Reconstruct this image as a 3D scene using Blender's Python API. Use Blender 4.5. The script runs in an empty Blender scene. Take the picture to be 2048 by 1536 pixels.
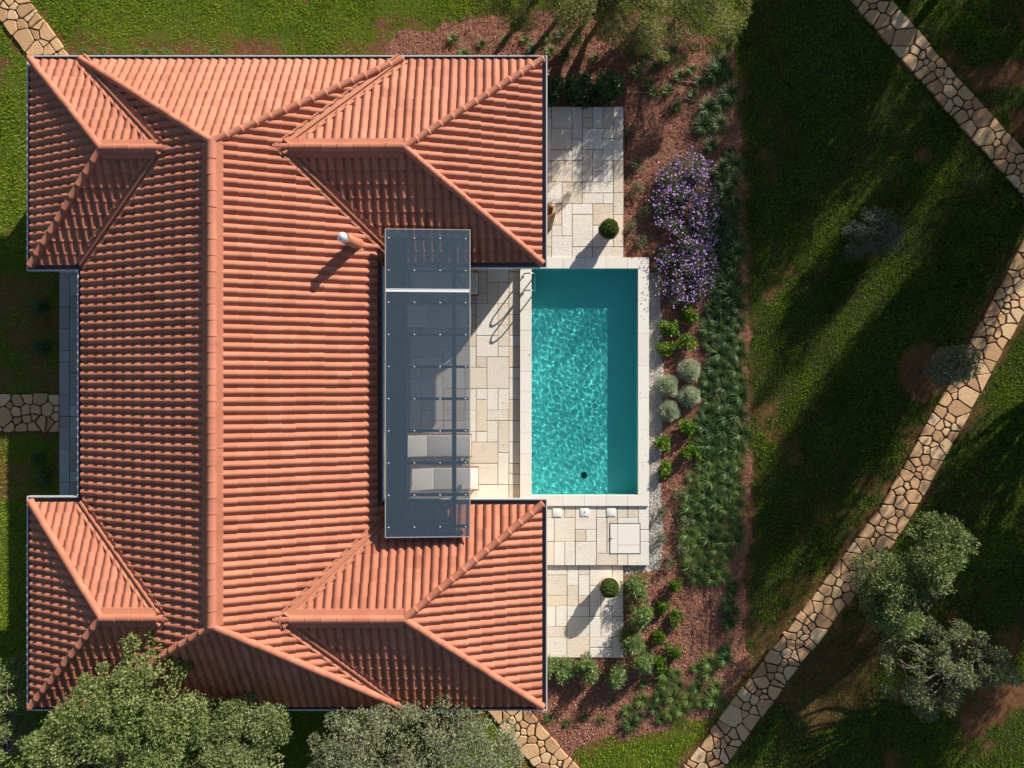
import bpy, bmesh, math, random
import numpy as np
from mathutils import Vector

rng = np.random.default_rng(11)
random.seed(11)
scene = bpy.context.scene
COL = scene.collection
CH, FP = 22.0, 1420.0            # camera height (m) and focal length in photo pixels
EL, AZ = math.radians(21.3), (0.60, 0.80)


def P(px, py, z=0.0):
    """real position at height z of a point seen in the photo"""
    s = (CH - z) / FP
    return ((px - 1024) * s, (768 - py) * s, z)


def P2(px, py, z=0.0):
    return P(px, py, z)[:2]


def PX(x, y, z=0.0):
    s = FP / (CH - z)
    return (1024 + x * s, 768 - y * s)


def tag(o, label=None, cat=None, group=None, kind=None):
    if label: o['label'] = label
    if cat: o['category'] = cat
    if group: o['group'] = group
    if kind: o['kind'] = kind
    return o


def empty(name, loc=(0, 0, 0)):
    o = bpy.data.objects.new(name, None)
    o.location = loc
    o.empty_display_size = 0.2
    COL.objects.link(o)
    return o


def copy_tree(o, parent=None):
    c = o.copy()
    COL.objects.link(c)
    c.parent = parent
    for ch in list(o.children):
        copy_tree(ch, c)
    return c


# ------------------------------------------------------------------ mesh builder
class MB:
    def __init__(self):
        self.V, self.F, self.T, self.n = [], [], [], 0

    def add(self, V, F, tint=None):
        V = np.asarray(V, dtype=np.float32).reshape(-1, 3)
        if isinstance(F, np.ndarray):
            F = [F]
        else:
            by = {}
            for f in F:
                by.setdefault(len(f), []).append(f)
            F = [np.asarray(x, dtype=np.int64) for x in by.values()]
        for f in F:
            self.F.append(f + self.n)
            if tint is None:
                t = np.full(len(f), 0.5)
            else:
                t = np.broadcast_to(np.asarray(tint, dtype=np.float32), (len(f),))
            self.T.append(t)
        self.V.append(V)
        self.n += len(V)
        return self

    def box(self, x0, x1, y0, y1, z0, z1, tint=None):
        v = [(x0, y0, z0), (x1, y0, z0), (x1, y1, z0), (x0, y1, z0), (x0, y0, z1), (x1, y0, z1), (x1, y1, z1), (x0, y1, z1)]
        f = [(3, 2, 1, 0), (4, 5, 6, 7), (0, 1, 5, 4), (1, 2, 6, 5), (2, 3, 7, 6), (3, 0, 4, 7)]
        return self.add(v, f, tint)

    def tube(self, pts, radii, sides=8, tint=None, cap=True):
        pts = [Vector(p) for p in pts]
        n = len(pts)
        if not hasattr(radii, '__len__'):
            radii = [radii] * n
        V, F = [], []
        ref = Vector((0, 0, 1))
        d0 = (pts[1] - pts[0]).normalized()
        if abs(d0.z) > 0.9: ref = Vector((1, 0, 0))
        side = d0.cross(ref).normalized()
        for i in range(n):
            d = (pts[min(i + 1, n - 1)] - pts[max(i - 1, 0)])
            if d.length < 1e-9: d = d0
            d.normalize()
            side = (side - d * side.dot(d))
            side.normalize()
            up = side.cross(d)
            for k in range(sides):
                a = 2 * math.pi * k / sides
                V.append(pts[i] + (side * math.cos(a) + up * math.sin(a)) * radii[i])
        for i in range(n - 1):
            for k in range(sides):
                k2 = (k + 1) % sides
                F.append((i * sides + k, i * sides + k2, (i + 1) * sides + k2, (i + 1) * sides + k))
        if cap and sides > 2:
            F.append(tuple(range(sides - 1, -1, -1)))
            F.append(tuple((n - 1) * sides + k for k in range(sides)))
        return self.add([tuple(v) for v in V], F, tint)

    def lathe(self, c, prof, sides=28, tint=None):
        V, F = [], []
        for r, z in prof:
            for k in range(sides):
                a = 2 * math.pi * k / sides
                V.append((c[0] + r * math.cos(a), c[1] + r * math.sin(a), c[2] + z))
        for i in range(len(prof) - 1):
            for k in range(sides):
                k2 = (k + 1) % sides
                F.append((i * sides + k, i * sides + k2, (i + 1) * sides + k2, (i + 1) * sides + k))
        return self.add(V, F, tint)

    def build(self, name, mat, parent=None, smooth=False):
        V = np.concatenate(self.V) if self.V else np.zeros((0, 3), np.float32)
        me = bpy.data.meshes.new(name)
        me.vertices.add(len(V))
        me.vertices.foreach_set('co', V.astype(np.float32).ravel())
        loops = np.concatenate([f.ravel() for f in self.F]).astype(np.int32)
        tot = np.concatenate([np.full(len(f), f.shape[1]) for f in self.F])
        start = np.concatenate([[0], np.cumsum(tot)[:-1]]).astype(np.int32)
        me.loops.add(len(loops))
        me.loops.foreach_set('vertex_index', loops)
        me.polygons.add(len(tot))
        me.polygons.foreach_set('loop_start', start)
        me.polygons.foreach_set('use_smooth', np.full(len(tot), bool(smooth)))
        a = me.attributes.new('tint', 'FLOAT', 'FACE')
        a.data.foreach_set('value', np.concatenate(self.T).astype(np.float32))
        me.update(calc_edges=True)
        me.materials.append(mat)
        o = bpy.data.objects.new(name, me)
        COL.objects.link(o)
        if parent: o.parent = parent
        return o


def bm_obj(name, bm, mat, parent=None, smooth=False):
    me = bpy.data.meshes.new(name)
    bm.to_mesh(me)
    bm.free()
    me.polygons.foreach_set('use_smooth', np.full(len(me.polygons), bool(smooth)))
    me.materials.append(mat)
    o = bpy.data.objects.new(name, me)
    COL.objects.link(o)
    if parent: o.parent = parent
    return o


def rounded_box(name, size, loc, mat, parent, r=0.03, seg=3):
    bm = bmesh.new()
    bmesh.ops.create_cube(bm, size=1.0)
    for v in bm.verts:
        v.co.x = v.co.x * size[0] + loc[0]
        v.co.y = v.co.y * size[1] + loc[1]
        v.co.z = v.co.z * size[2] + loc[2]
    bmesh.ops.bevel(bm, geom=bm.edges[:], offset=r, segments=seg, profile=0.5, affect='EDGES')
    return bm_obj(name, bm, mat, parent, smooth=True)


# ------------------------------------------------------------------ numpy helpers
_grids = {}


def vnoise(x, y, scale, seed=0):
    g = _grids.get(seed)
    if g is None:
        g = np.random.default_rng(1000 + seed).random((256, 256)).astype(np.float32)
        _grids[seed] = g
    X, Y = np.asarray(x) / scale + 1000.0, np.asarray(y) / scale + 1000.0
    i, j = np.floor(X).astype(int), np.floor(Y).astype(int)
    fx, fy = X - i, Y - j
    fx, fy = fx * fx * (3 - 2 * fx), fy * fy * (3 - 2 * fy)
    i0, i1, j0, j1 = i % 256, (i + 1) % 256, j % 256, (j + 1) % 256
    return (g[i0, j0] * (1 - fx) + g[i1, j0] * fx) * (1 - fy) + (g[i0, j1] * (1 - fx) + g[i1, j1] * fx) * fy


def fbm(x, y, scale, seed=0, octv=3):
    s, a, t = 0, 1.0, 0
    for k in range(octv):
        s = s + a * vnoise(x, y, scale / 2 ** k, seed + k)
        t += a
        a *= 0.55
    return s / t


def in_poly(x, y, poly):
    x, y = np.asarray(x), np.asarray(y)
    r = np.zeros(x.shape, dtype=bool)
    n = len(poly)
    for k in range(n):
        x0, y0 = poly[k][:2]
        x1, y1 = poly[(k + 1) % n][:2]
        if y0 == y1: continue
        c = ((y0 > y) != (y1 > y)) & (x < (x1 - x0) * (y - y0) / (y1 - y0) + x0)
        r ^= c
    return r


def dist_line(x, y, pts, closed=False):
    d = np.full(np.shape(x), 1e9)
    n = len(pts)
    for k in range(n if closed else n - 1):
        ax, ay = pts[k][:2]
        bx, by = pts[(k + 1) % n][:2]
        L = (bx - ax) ** 2 + (by - ay) ** 2
        t = np.clip(((x - ax) * (bx - ax) + (y - ay) * (by - ay)) / L, 0, 1)
        d = np.minimum(d, np.hypot(x - ax - t * (bx - ax), y - ay - t * (by - ay)))
    return d


def unit(a):
    return a / np.maximum(np.linalg.norm(a, axis=-1, keepdims=True), 1e-9)


# ------------------------------------------------------------------ materials
def new_mat(name):
    m = bpy.data.materials.new(name)
    m.use_nodes = True
    nt = m.node_tree
    nt.nodes.clear()
    out = nt.nodes.new('ShaderNodeOutputMaterial')
    return m, nt, out


def N(nt, t, **kw):
    n = nt.nodes.new(t)
    for k, v in kw.items():
        if k in n.inputs.keys() if isinstance(k, str) else False:
            n.inputs[k].default_value = v
        else:
            setattr(n, k, v)
    return n


def ramp(nt, fac, stops):
    r = nt.nodes.new('ShaderNodeValToRGB')
    el = r.color_ramp.elements
    while len(el) < len(stops): el.new(0.5)
    for e, (p, c) in zip(el, stops):
        e.position = p
        e.color = (*c, 1)
    nt.links.new(fac, r.inputs[0])
    return r.outputs[0]


def noise(nt, scale, detail=4, rough=0.6, coord='Object', stretch=None):
    tc = nt.nodes.new('ShaderNodeTexCoord')
    n = nt.nodes.new('ShaderNodeTexNoise')
    n.inputs['Scale'].default_value = scale
    n.inputs['Detail'].default_value = detail
    n.inputs['Roughness'].default_value = rough
    src = tc.outputs[coord]
    if stretch:
        mp = nt.nodes.new('ShaderNodeMapping')
        mp.inputs['Scale'].default_value = stretch
        nt.links.new(src, mp.inputs[0])
        src = mp.outputs[0]
    nt.links.new(src, n.inputs['Vector'])
    return n.outputs[0]


def mixc(nt, a, b, fac, mode='MIX'):
    m = nt.nodes.new('ShaderNodeMix')
    m.data_type = 'RGBA'
    m.blend_type = mode
    for sock, v in ((m.inputs[0], fac), (m.inputs[6], a), (m.inputs[7], b)):
        if hasattr(v, 'is_output'):
            nt.links.new(v, sock)
        elif isinstance(v, (int, float)):
            sock.default_value = v
        else:
            sock.default_value = (*v, 1)
    return m.outputs[2]


def attr(nt, name):
    a = nt.nodes.new('ShaderNodeAttribute')
    a.attribute_name = name
    return a.outputs['Fac']


def bump(nt, h, strength, dist):
    b = nt.nodes.new('ShaderNodeBump')
    b.inputs['Strength'].default_value = strength
    b.inputs['Distance'].default_value = dist
    nt.links.new(h, b.inputs['Height'])
    return b.outputs[0]


def surf(name, stops, rough=0.7, nscale=6.0, namt=0.35, spec=0.3, bumps=None, metal=0.0, ndark=(0.45, 0.45, 0.45), nlight=(1.25, 1.2, 1.15), stain=None):
    """tint attribute -> colour ramp, multiplied by a noise wear pattern"""
    m, nt, out = new_mat(name)
    c = ramp(nt, attr(nt, 'tint'), stops)
    if namt > 0:
        nz = noise(nt, nscale, 6, 0.65)
        w = ramp(nt, nz, [(0.25, ndark), (0.5, (1, 1, 1)), (0.78, nlight)])
        c = mixc(nt, c, w, namt, 'MULTIPLY')
    if stain:
        sc, sclr, lo, hi = stain
        nz2 = noise(nt, sc, 5, 0.7)
        f = ramp(nt, nz2, [(lo, (0, 0, 0)), (hi, (1, 1, 1))])
        c = mixc(nt, c, sclr, f)
    p = nt.nodes.new('ShaderNodeBsdfPrincipled')
    nt.links.new(c, p.inputs['Base Color'])
    p.inputs['Roughness'].default_value = rough
    p.inputs['Metallic'].default_value = metal
    p.inputs['Specular IOR Level'].default_value = spec
    if bumps:
        nz3 = noise(nt, bumps[0], 6, 0.65)
        nt.links.new(bump(nt, nz3, bumps[1], bumps[2]), p.inputs['Normal'])
    nt.links.new(p.outputs[0], out.inputs[0])
    return m


def leaf_mat(name, stops, trans=0.25, rough=0.5, spec=0.35):
    m, nt, out = new_mat(name)
    c = ramp(nt, attr(nt, 'tint'), stops)
    p = nt.nodes.new('ShaderNodeBsdfPrincipled')
    nt.links.new(c, p.inputs['Base Color'])
    p.inputs['Roughness'].default_value = rough
    p.inputs['Specular IOR Level'].default_value = spec
    t = nt.nodes.new('ShaderNodeBsdfTranslucent')
    nt.links.new(mixc(nt, c, (1.3, 1.35, 0.7), 1.0, 'MULTIPLY'), t.inputs[0])
    mx = nt.nodes.new('ShaderNodeMixShader')
    mx.inputs[0].default_value = trans
    nt.links.new(p.outputs[0], mx.inputs[1])
    nt.links.new(t.outputs[0], mx.inputs[2])
    nt.links.new(mx.outputs[0], out.inputs[0])
    return m


M = {}
M['tile'] = surf('terracotta_tile', [(0, (0.35, 0.128, 0.076)), (0.5, (0.455, 0.172, 0.105)), (1, (0.54, 0.220, 0.142))], 0.66, 1.6, 0.5, 0.3,
                 (90, 0.3, 0.01), ndark=(0.66, 0.62, 0.62), nlight=(1.10, 1.10, 1.12), stain=(2.6, (0.30, 0.115, 0.068), 0.60, 0.86))
M['underlay'] = surf('roof_underlay', [(0, (0.10, 0.04, 0.03)), (1, (0.12, 0.05, 0.03))], 0.9)
M['valley'] = surf('valley_metal', [(0, (0.43, 0.17, 0.10)), (1, (0.49, 0.20, 0.12))], 0.5, 3.0, 0.25, 0.4)
M['gutter'] = surf('gutter_zinc', [(0, (0.26, 0.20, 0.195)), (1, (0.32, 0.25, 0.24))], 0.4, 4.0, 0.4, 0.5, metal=0.2)
M['gutter_lip'] = surf('gutter_lip_zinc', [(0, (0.70, 0.71, 0.72)), (1, (0.76, 0.77, 0.78))], 0.35, 4.0, 0.2, 0.5, metal=0.3)
M['plaster'] = surf('wall_plaster', [(0, (0.70, 0.64, 0.54)), (1, (0.75, 0.69, 0.58))], 0.85, 2.0, 0.15, 0.2, (60, 0.2, 0.01))
M['soffit'] = surf('soffit_board', [(0, (0.32, 0.20, 0.12)), (1, (0.36, 0.22, 0.13))], 0.7, 4, 0.3)
M['slab'] = surf('limestone_slab', [(0, (0.68, 0.58, 0.47)), (0.35, (0.77, 0.71, 0.62)), (0.75, (0.81, 0.77, 0.70)), (1, (0.75, 0.63, 0.49))], 0.78, 3.2, 0.35, 0.25,
                 (22, 0.6, 0.03), ndark=(0.75, 0.66, 0.55), nlight=(1.04, 1.04, 1.05), stain=(9.0, (0.50, 0.36, 0.21), 0.66, 0.80))
M['slab_grey'] = surf('weathered_slab', [(0, (0.34, 0.32, 0.29)), (0.5, (0.40, 0.40, 0.38)), (1, (0.46, 0.50, 0.50))], 0.8, 3.0, 0.4, 0.25, (26, 0.35, 0.02),
                      ndark=(0.7, 0.65, 0.6), nlight=(1.08, 1.1, 1.1), stain=(5.0, (0.30, 0.24, 0.18), 0.64, 0.8))
M['coping'] = surf('coping_stone', [(0, (0.80, 0.75, 0.68)), (1, (0.84, 0.80, 0.74))], 0.72, 2.5, 0.15, 0.3, (30, 0.2, 0.012), ndark=(0.8, 0.72, 0.62), nlight=(1.02, 1.02, 1.02))
M['joint'] = surf('mortar_joint', [(0, (0.20, 0.14, 0.085)), (1, (0.24, 0.17, 0.10))], 0.95, 8, 0.5)
M['flag'] = surf('flagstone', [(0, (0.43, 0.25, 0.135)), (0.3, (0.58, 0.35, 0.185)), (0.65, (0.66, 0.41, 0.215)), (1, (0.69, 0.50, 0.31))], 0.8, 3.5, 0.4, 0.25,
                 (18, 0.5, 0.03), ndark=(0.7, 0.6, 0.5), nlight=(1.12, 1.12, 1.1), stain=(4.0, (0.58, 0.33, 0.15), 0.6, 0.85))
M['flag_joint'] = surf('path_soil_joint', [(0, (0.075, 0.045, 0.025)), (1, (0.09, 0.05, 0.03))], 0.95, 14, 0.5)
M['pot'] = surf('clay_pot', [(0, (0.55, 0.42, 0.33)), (1, (0.58, 0.44, 0.35))], 0.8, 8, 0.25, 0.25)
M['soil'] = surf('potting_soil', [(0, (0.05, 0.03, 0.02)), (1, (0.06, 0.035, 0.02))], 0.95, 20, 0.4)
M['steel'] = surf('polished_steel', [(0, (0.75, 0.76, 0.78)), (1, (0.8, 0.8, 0.82))], 0.16, 5, 0.05, 0.5, metal=1.0)
M['white_plastic'] = surf('white_plastic', [(0, (0.80, 0.80, 0.79)), (1, (0.82, 0.82, 0.81))], 0.4, 5, 0.05, 0.4)
M['cushion'] = surf('cushion_fabric', [(0, (0.76, 0.73, 0.68)), (1, (0.79, 0.77, 0.72))], 0.9, 6, 0.12, 0.1, (140, 0.2, 0.004))
M['teak'] = surf('teak_wood', [(0, (0.33, 0.15, 0.065)), (1, (0.40, 0.19, 0.08))], 0.55, 9, 0.35, 0.3)
M['door_wood'] = surf('door_wood', [(0, (0.26, 0.10, 0.05)), (1, (0.30, 0.12, 0.06))], 0.5, 9, 0.35, 0.3)
M['dark_metal'] = surf('dark_steel_frame', [(0, (0.035, 0.06, 0.085)), (1, (0.04, 0.065, 0.09))], 0.5, 5, 0.2, 0.4, metal=0.2)
M['alu'] = surf('aluminium_trim', [(0, (0.45, 0.42, 0.38)), (1, (0.6, 0.58, 0.55))], 0.4, 12, 0.4, 0.5, metal=0.4)
M['bolt'] = surf('bolt_cap', [(0, (0.82, 0.82, 0.82)), (1, (0.85, 0.85, 0.85))], 0.3, 5, 0.0, 0.5)
M['bark'] = surf('bark', [(0, (0.10, 0.08, 0.065)), (1, (0.20, 0.17, 0.145))], 0.9, 14, 0.5, 0.1, (30, 0.6, 0.03))
M['twig'] = surf('grey_twig', [(0, (0.13, 0.11, 0.10)), (1, (0.26, 0.23, 0.21))], 0.9, 14, 0.3, 0.1)
M['hose'] = surf('irrigation_hose', [(0, (0.42, 0.33, 0.25)), (1, (0.46, 0.36, 0.28))], 0.7, 9, 0.3)
M['hose_dark'] = surf('dark_hose', [(0, (0.08, 0.04, 0.025)), (1, (0.1, 0.05, 0.03))], 0.7, 9, 0.3)
M['mulch'] = surf('bark_mulch', [(0, (0.156, 0.060, 0.041)), (0.4, (0.390, 0.172, 0.117)), (0.8, (0.585, 0.291, 0.211)), (1, (0.754, 0.447, 0.337))], 0.9, 12, 0.3, 0.1)
M['gravel'] = surf('crushed_limestone', [(0, (0.216, 0.192, 0.180)), (0.45, (0.576, 0.528, 0.480)), (1, (0.820, 0.820, 0.780))], 0.9, 12, 0.3, 0.1)
M['grass'] = leaf_mat('grass_blade', [(0, (0.084, 0.146, 0.012)), (0.5, (0.174, 0.297, 0.019)), (0.85, (0.310, 0.410, 0.035)), (1, (0.591, 0.504, 0.094))], 0.3, 0.55, 0.15)
M['oak'] = leaf_mat('oak_leaf', [(0, (0.054, 0.091, 0.024)), (0.5, (0.167, 0.206, 0.070)), (0.85, (0.294, 0.316, 0.146)), (1, (0.413, 0.382, 0.235))], 0.2)
M['oak_green'] = leaf_mat('green_oak_leaf', [(0, (0.055, 0.095, 0.020)), (0.5, (0.156, 0.205, 0.057)), (0.85, (0.281, 0.311, 0.121)), (1, (0.395, 0.366, 0.203))], 0.22)
M['olive'] = leaf_mat('olive_leaf', [(0, (0.079, 0.102, 0.044)), (0.5, (0.202, 0.220, 0.120)), (0.85, (0.308, 0.317, 0.194)), (1, (0.405, 0.396, 0.273))], 0.15)
M['tamarisk'] = leaf_mat('fine_yellow_leaf', [(0, (0.077, 0.100, 0.023)), (0.5, (0.210, 0.240, 0.061)), (0.85, (0.365, 0.365, 0.105)), (1, (0.531, 0.459, 0.189))], 0.25)
M['silver'] = leaf_mat('silver_leaf', [(0, (0.232, 0.267, 0.197)), (0.5, (0.464, 0.522, 0.383)), (1, (0.820, 0.820, 0.673))], 0.15, 0.7, 0.15)
M['bright'] = leaf_mat('bright_leaf', [(0, (0.041, 0.081, 0.008)), (0.5, (0.115, 0.209, 0.014)), (1, (0.270, 0.378, 0.041))], 0.3)
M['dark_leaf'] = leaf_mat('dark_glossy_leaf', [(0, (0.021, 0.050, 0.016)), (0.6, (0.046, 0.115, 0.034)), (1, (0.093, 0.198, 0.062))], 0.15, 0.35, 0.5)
M['laurel'] = leaf_mat('oleander_leaf', [(0, (0.053, 0.098, 0.024)), (0.5, (0.150, 0.225, 0.068)), (1, (0.330, 0.390, 0.165))], 0.2, 0.4, 0.4)
M['strap'] = leaf_mat('strap_leaf', [(0, (0.022, 0.054, 0.014)), (0.5, (0.049, 0.105, 0.024)), (1, (0.115, 0.182, 0.051))], 0.2, 0.45, 0.3)
M['strap_mid'] = leaf_mat('mid_green_strap', [(0, (0.024, 0.060, 0.014)), (0.5, (0.060, 0.115, 0.028)), (1, (0.15, 0.20, 0.065))], 0.2, 0.45, 0.3)
M['tuft'] = leaf_mat('light_tuft', [(0, (0.053, 0.105, 0.018)), (0.5, (0.120, 0.195, 0.038)), (1, (0.240, 0.300, 0.090))], 0.25)
M['sage'] = leaf_mat('sage_leaf', [(0, (0.075, 0.090, 0.042)), (0.5, (0.173, 0.195, 0.098)), (1, (0.300, 0.315, 0.165))], 0.2)
M['box'] = leaf_mat('box_leaf', [(0, (0.039, 0.071, 0.012)), (0.5, (0.098, 0.152, 0.024)), (1, (0.214, 0.254, 0.050))], 0.2)
M['aster_leaf'] = leaf_mat('aster_foliage', [(0, (0.050, 0.072, 0.030)), (0.6, (0.120, 0.152, 0.068)), (1, (0.211, 0.222, 0.115))], 0.2)
M['sapling'] = leaf_mat('grey_olive_leaf', [(0, (0.048, 0.074, 0.048)), (0.6, (0.102, 0.142, 0.096)), (1, (0.240, 0.282, 0.192))], 0.15, 0.6, 0.2)
M['petal'] = leaf_mat('purple_petal', [(0, (0.336, 0.175, 0.579)), (0.6, (0.550, 0.309, 0.820)), (1, (0.820, 0.591, 0.820))], 0.15, 0.6, 0.1)


M['litter'] = leaf_mat('dry_leaf', [(0, (0.10, 0.055, 0.025)), (0.5, (0.26, 0.16, 0.08)), (1, (0.55, 0.46, 0.34))], 0.15, 0.7, 0.1)


def ground_material():
    m, nt, out = new_mat('garden_ground')
    g = ramp(nt, noise(nt, 2.2, 8, 0.7), [(0.3, (0.026, 0.032, 0.010)), (0.55, (0.046, 0.052, 0.016)), (0.75, (0.085, 0.075, 0.030))])
    e = ramp(nt, noise(nt, 9.0, 8, 0.75), [(0.3, (0.10, 0.045, 0.022)), (0.55, (0.20, 0.092, 0.045)), (0.75, (0.30, 0.16, 0.095))])
    b = ramp(nt, noise(nt, 16.0, 8, 0.75), [(0.3, (0.13, 0.055, 0.038)), (0.55, (0.31, 0.145, 0.10)), (0.75, (0.45, 0.24, 0.175))])
    w = ramp(nt, noise(nt, 22.0, 8, 0.8), [(0.35, (0.22, 0.19, 0.17)), (0.5, (0.52, 0.47, 0.42)), (0.7, (0.70, 0.66, 0.60))])
    g = mixc(nt, g, ramp(nt, noise(nt, 3.0, 8, 0.7), [(0.3, (0.060, 0.085, 0.012)), (0.55, (0.105, 0.140, 0.018)), (0.75, (0.15, 0.165, 0.035))]), attr(nt, 'sunlit_side'))  # sunlight on the left lawn, mixed into its ground colour
    c = mixc(nt, g, e, attr(nt, 'earth'))
    c = mixc(nt, c, b, attr(nt, 'bed'))
    c = mixc(nt, c, w, attr(nt, 'gravel'))
    p = nt.nodes.new('ShaderNodeBsdfPrincipled')
    nt.links.new(c, p.inputs['Base Color'])
    p.inputs['Roughness'].default_value = 0.95
    p.inputs['Specular IOR Level'].default_value = 0.1
    nt.links.new(bump(nt, noise(nt, 30, 8, 0.75), 0.7, 0.05), p.inputs['Normal'])
    nt.links.new(p.outputs[0], out.inputs[0])
    return m


M['ground'] = ground_material()


def glass_mat():
    m, nt, out = new_mat('tinted_polycarbonate')
    t = nt.nodes.new('ShaderNodeBsdfTransparent')
    t.inputs[0].default_value = (0.79, 0.78, 0.79, 1)
    g = nt.nodes.new('ShaderNodeBsdfGlossy')
    g.inputs['Roughness'].default_value = 0.5
    g.inputs['Color'].default_value = (0.85, 0.9, 1.0, 1)
    d = nt.nodes.new('ShaderNodeBsdfDiffuse')
    nz = noise(nt, 5.0, 6, 0.7, stretch=(6, 1, 1))
    nt.links.new(ramp(nt, nz, [(0.3, (0.065, 0.145, 0.22)), (0.7, (0.17, 0.225, 0.28))]), d.inputs[0])
    lw = nt.nodes.new('ShaderNodeFresnel')
    lw.inputs['IOR'].default_value = 1.45
    a = nt.nodes.new('ShaderNodeMixShader')
    a.inputs[0].default_value = 0.31
    nt.links.new(t.outputs[0], a.inputs[1]); nt.links.new(d.outputs[0], a.inputs[2])
    b = nt.nodes.new('ShaderNodeMixShader')
    nt.links.new(lw.outputs[0], b.inputs[0])
    nt.links.new(a.outputs[0], b.inputs[1]); nt.links.new(g.outputs[0], b.inputs[2])
    nt.links.new(b.outputs[0], out.inputs[0])
    return m


M['glass'] = glass_mat()


def water_mat():
    m, nt, out = new_mat('pool_water')
    g = nt.nodes.new('ShaderNodeBsdfGlass')
    g.inputs['IOR'].default_value = 1.33
    g.inputs['Roughness'].default_value = 0.0
    g.inputs['Color'].default_value = (0.42, 0.93, 0.93, 1)
    nt.links.new(g.outputs[0], out.inputs[0])
    return m


M['water'] = water_mat()
M['basin'] = surf('pool_liner', [(0, (0.66, 0.84, 0.81)), (1, (0.68, 0.85, 0.82))], 0.6, 1.5, 0.10, 0.2)
M['basin_trim'] = surf('pool_drain_dark', [(0, (0.01, 0.10, 0.13)), (1, (0.02, 0.12, 0.15))], 0.5)
M['pane'] = surf('window_pane', [(0, (0.02, 0.03, 0.04)), (1, (0.03, 0.04, 0.05))], 0.08, 4, 0.1, 0.7)

# ------------------------------------------------------------------ layout
ZE = 2.3
ZR = 4.10
ZW = 3.465
XR = P(425, 285, ZR)[0]
YRN, YRS = P(425, 285, ZR)[1], P(425, 1250, ZR)[1]
YN, YS = P(0, 121, ZE)[1], P(0, 1411, ZE)[1]
XWM, XEM = P(165, 0, ZE)[0], P(805, 0, ZE)[0]      # main block, height ZE
XEC = -3.66                                        # main east slope cut here
XE, XW = P(1084, 0, ZE)[0], P(64, 0, ZE)[0]
YNE, YNW = P(0, 526, ZE)[1], P(0, 531, ZE)[1]      # south eaves of the north wings
YSE, YSW = P(0, 1008, ZE)[1], P(0, 1003, ZE)[1]    # north eaves of the south wings
XAE, XAW = P(808, 0, ZW)[0], P(205, 0, ZW)[0]

PERIM = [(XW, YN), (XE, YN), (XE, YNE), (XEC, YNE), (XEC, YSE), (XE, YSE), (XE, YS), (XW, YS), (XW, YSW), (XWM, YSW), (XWM, YNW), (XW, YNW)]


def offset_poly(pts, d):
    """outward offset for a clockwise polygon"""
    out, n = [], len(pts)
    for i in range(n):
        p0, p1, p2 = (Vector(pts[(i - 1) % n]), Vector(pts[i]), Vector(pts[(i + 1) % n]))
        a, b = (p1 - p0).normalized(), (p2 - p1).normalized()
        n1, n2 = Vector((-a.y, a.x)), Vector((-b.y, b.x))
        mvec = (n1 + n2) / (1 + n1.dot(n2))
        out.append(tuple(p1 + mvec * d))
    return out


POOL_IN = [P2(1063, 537, .15), P2(1276, 990, .15)]
POOL_OUT = [P2(1040, 515, .15), P2(1298, 1012, .15)]
TERR = {  # x0,x1,y0,y1,z
    'north': (P2(1062, 0, .11)[0], P2(1247, 0, .11)[0], POOL_OUT[0][1] + .004, P2(0, 213, .11)[1], .11),
    'west': (XEC + .5, POOL_OUT[0][0] - .004, YSE - .45, YNE + .45, .0),
    'south': (P2(1066, 0, .09)[0], P2(1298, 0, .09)[0], P2(0, 1131, .09)[1], POOL_OUT[1][1] - .004, .09),
    'lower': (P2(1066, 0, .0)[0], P2(1247, 0, .0)[0], P2(0, 1316, .0)[1], P2(0, 1131, .09)[1] - .004, .0),
    'strip': (P2(118, 0, .03)[0], XWM + .5, YSW - .45, YNW + .45, .03),
}
PATHS = {
    'A': ([(1640, -118), (1742, 0), (1890, 171), (2048, 345), (2150, 457)], .93),
    'B': ([(2120, 410), (2018, 610), (1891, 847), (1790, 1028), (1674, 1182), (1542, 1353), (1415, 1524), (1340, 1625)], .99),
    'C': ([(-75, -125), (15, 0), (102, 118), (150, 184)], 1.05),
    'D': ([(-130, 826), (118, 826)], 1.16),
    'E': ([(975, 1375), (1013, 1418), (1110, 1533), (1190, 1628)], 1.0),
    'F': ([(770, 1406), (968, 1406)], .62),
}
PW = {k: ([P2(*q) for q in pts], w) for k, (pts, w) in PATHS.items()}

BED = [(760, 128), (770, 95), (800, 70), (870, 48), (940, 40), (1000, 30), (1100, 20), (1300, 20), (1420, 70), (1470, 105), (1478, 190), (1482, 330), (1488, 480),
       (1490, 620), (1496, 760), (1494, 900), (1500, 1050), (1488, 1160), (1492, 1290), (1500, 1318), (1470, 1380), (1440, 1425), (1400, 1440), (1330, 1462),
       (1260, 1478), (1180, 1488), (1140, 1518), (1110, 1500), (1060, 1440), (1000, 1405), (860, 1440), (780, 1440), (780, 1380), (1060, 1380), (1060, 128)]
BEDW = [P2(*q) for q in BED]
GRAV = [[(1296, 545), (1322, 540), (1326, 700), (1322, 990), (1330, 1085), (1318, 1140), (1250, 1150), (1246, 1130), (1296, 1130)],
        [(100, 548), (118, 548), (118, 790), (92, 790), (104, 700)], [(84, 868), (118, 864), (118, 1000), (78, 1000), (96, 930)]]
GRAVW = [[P2(*q) for q in g] for g in GRAV]
BASINW = P2(1846, 744)


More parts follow.
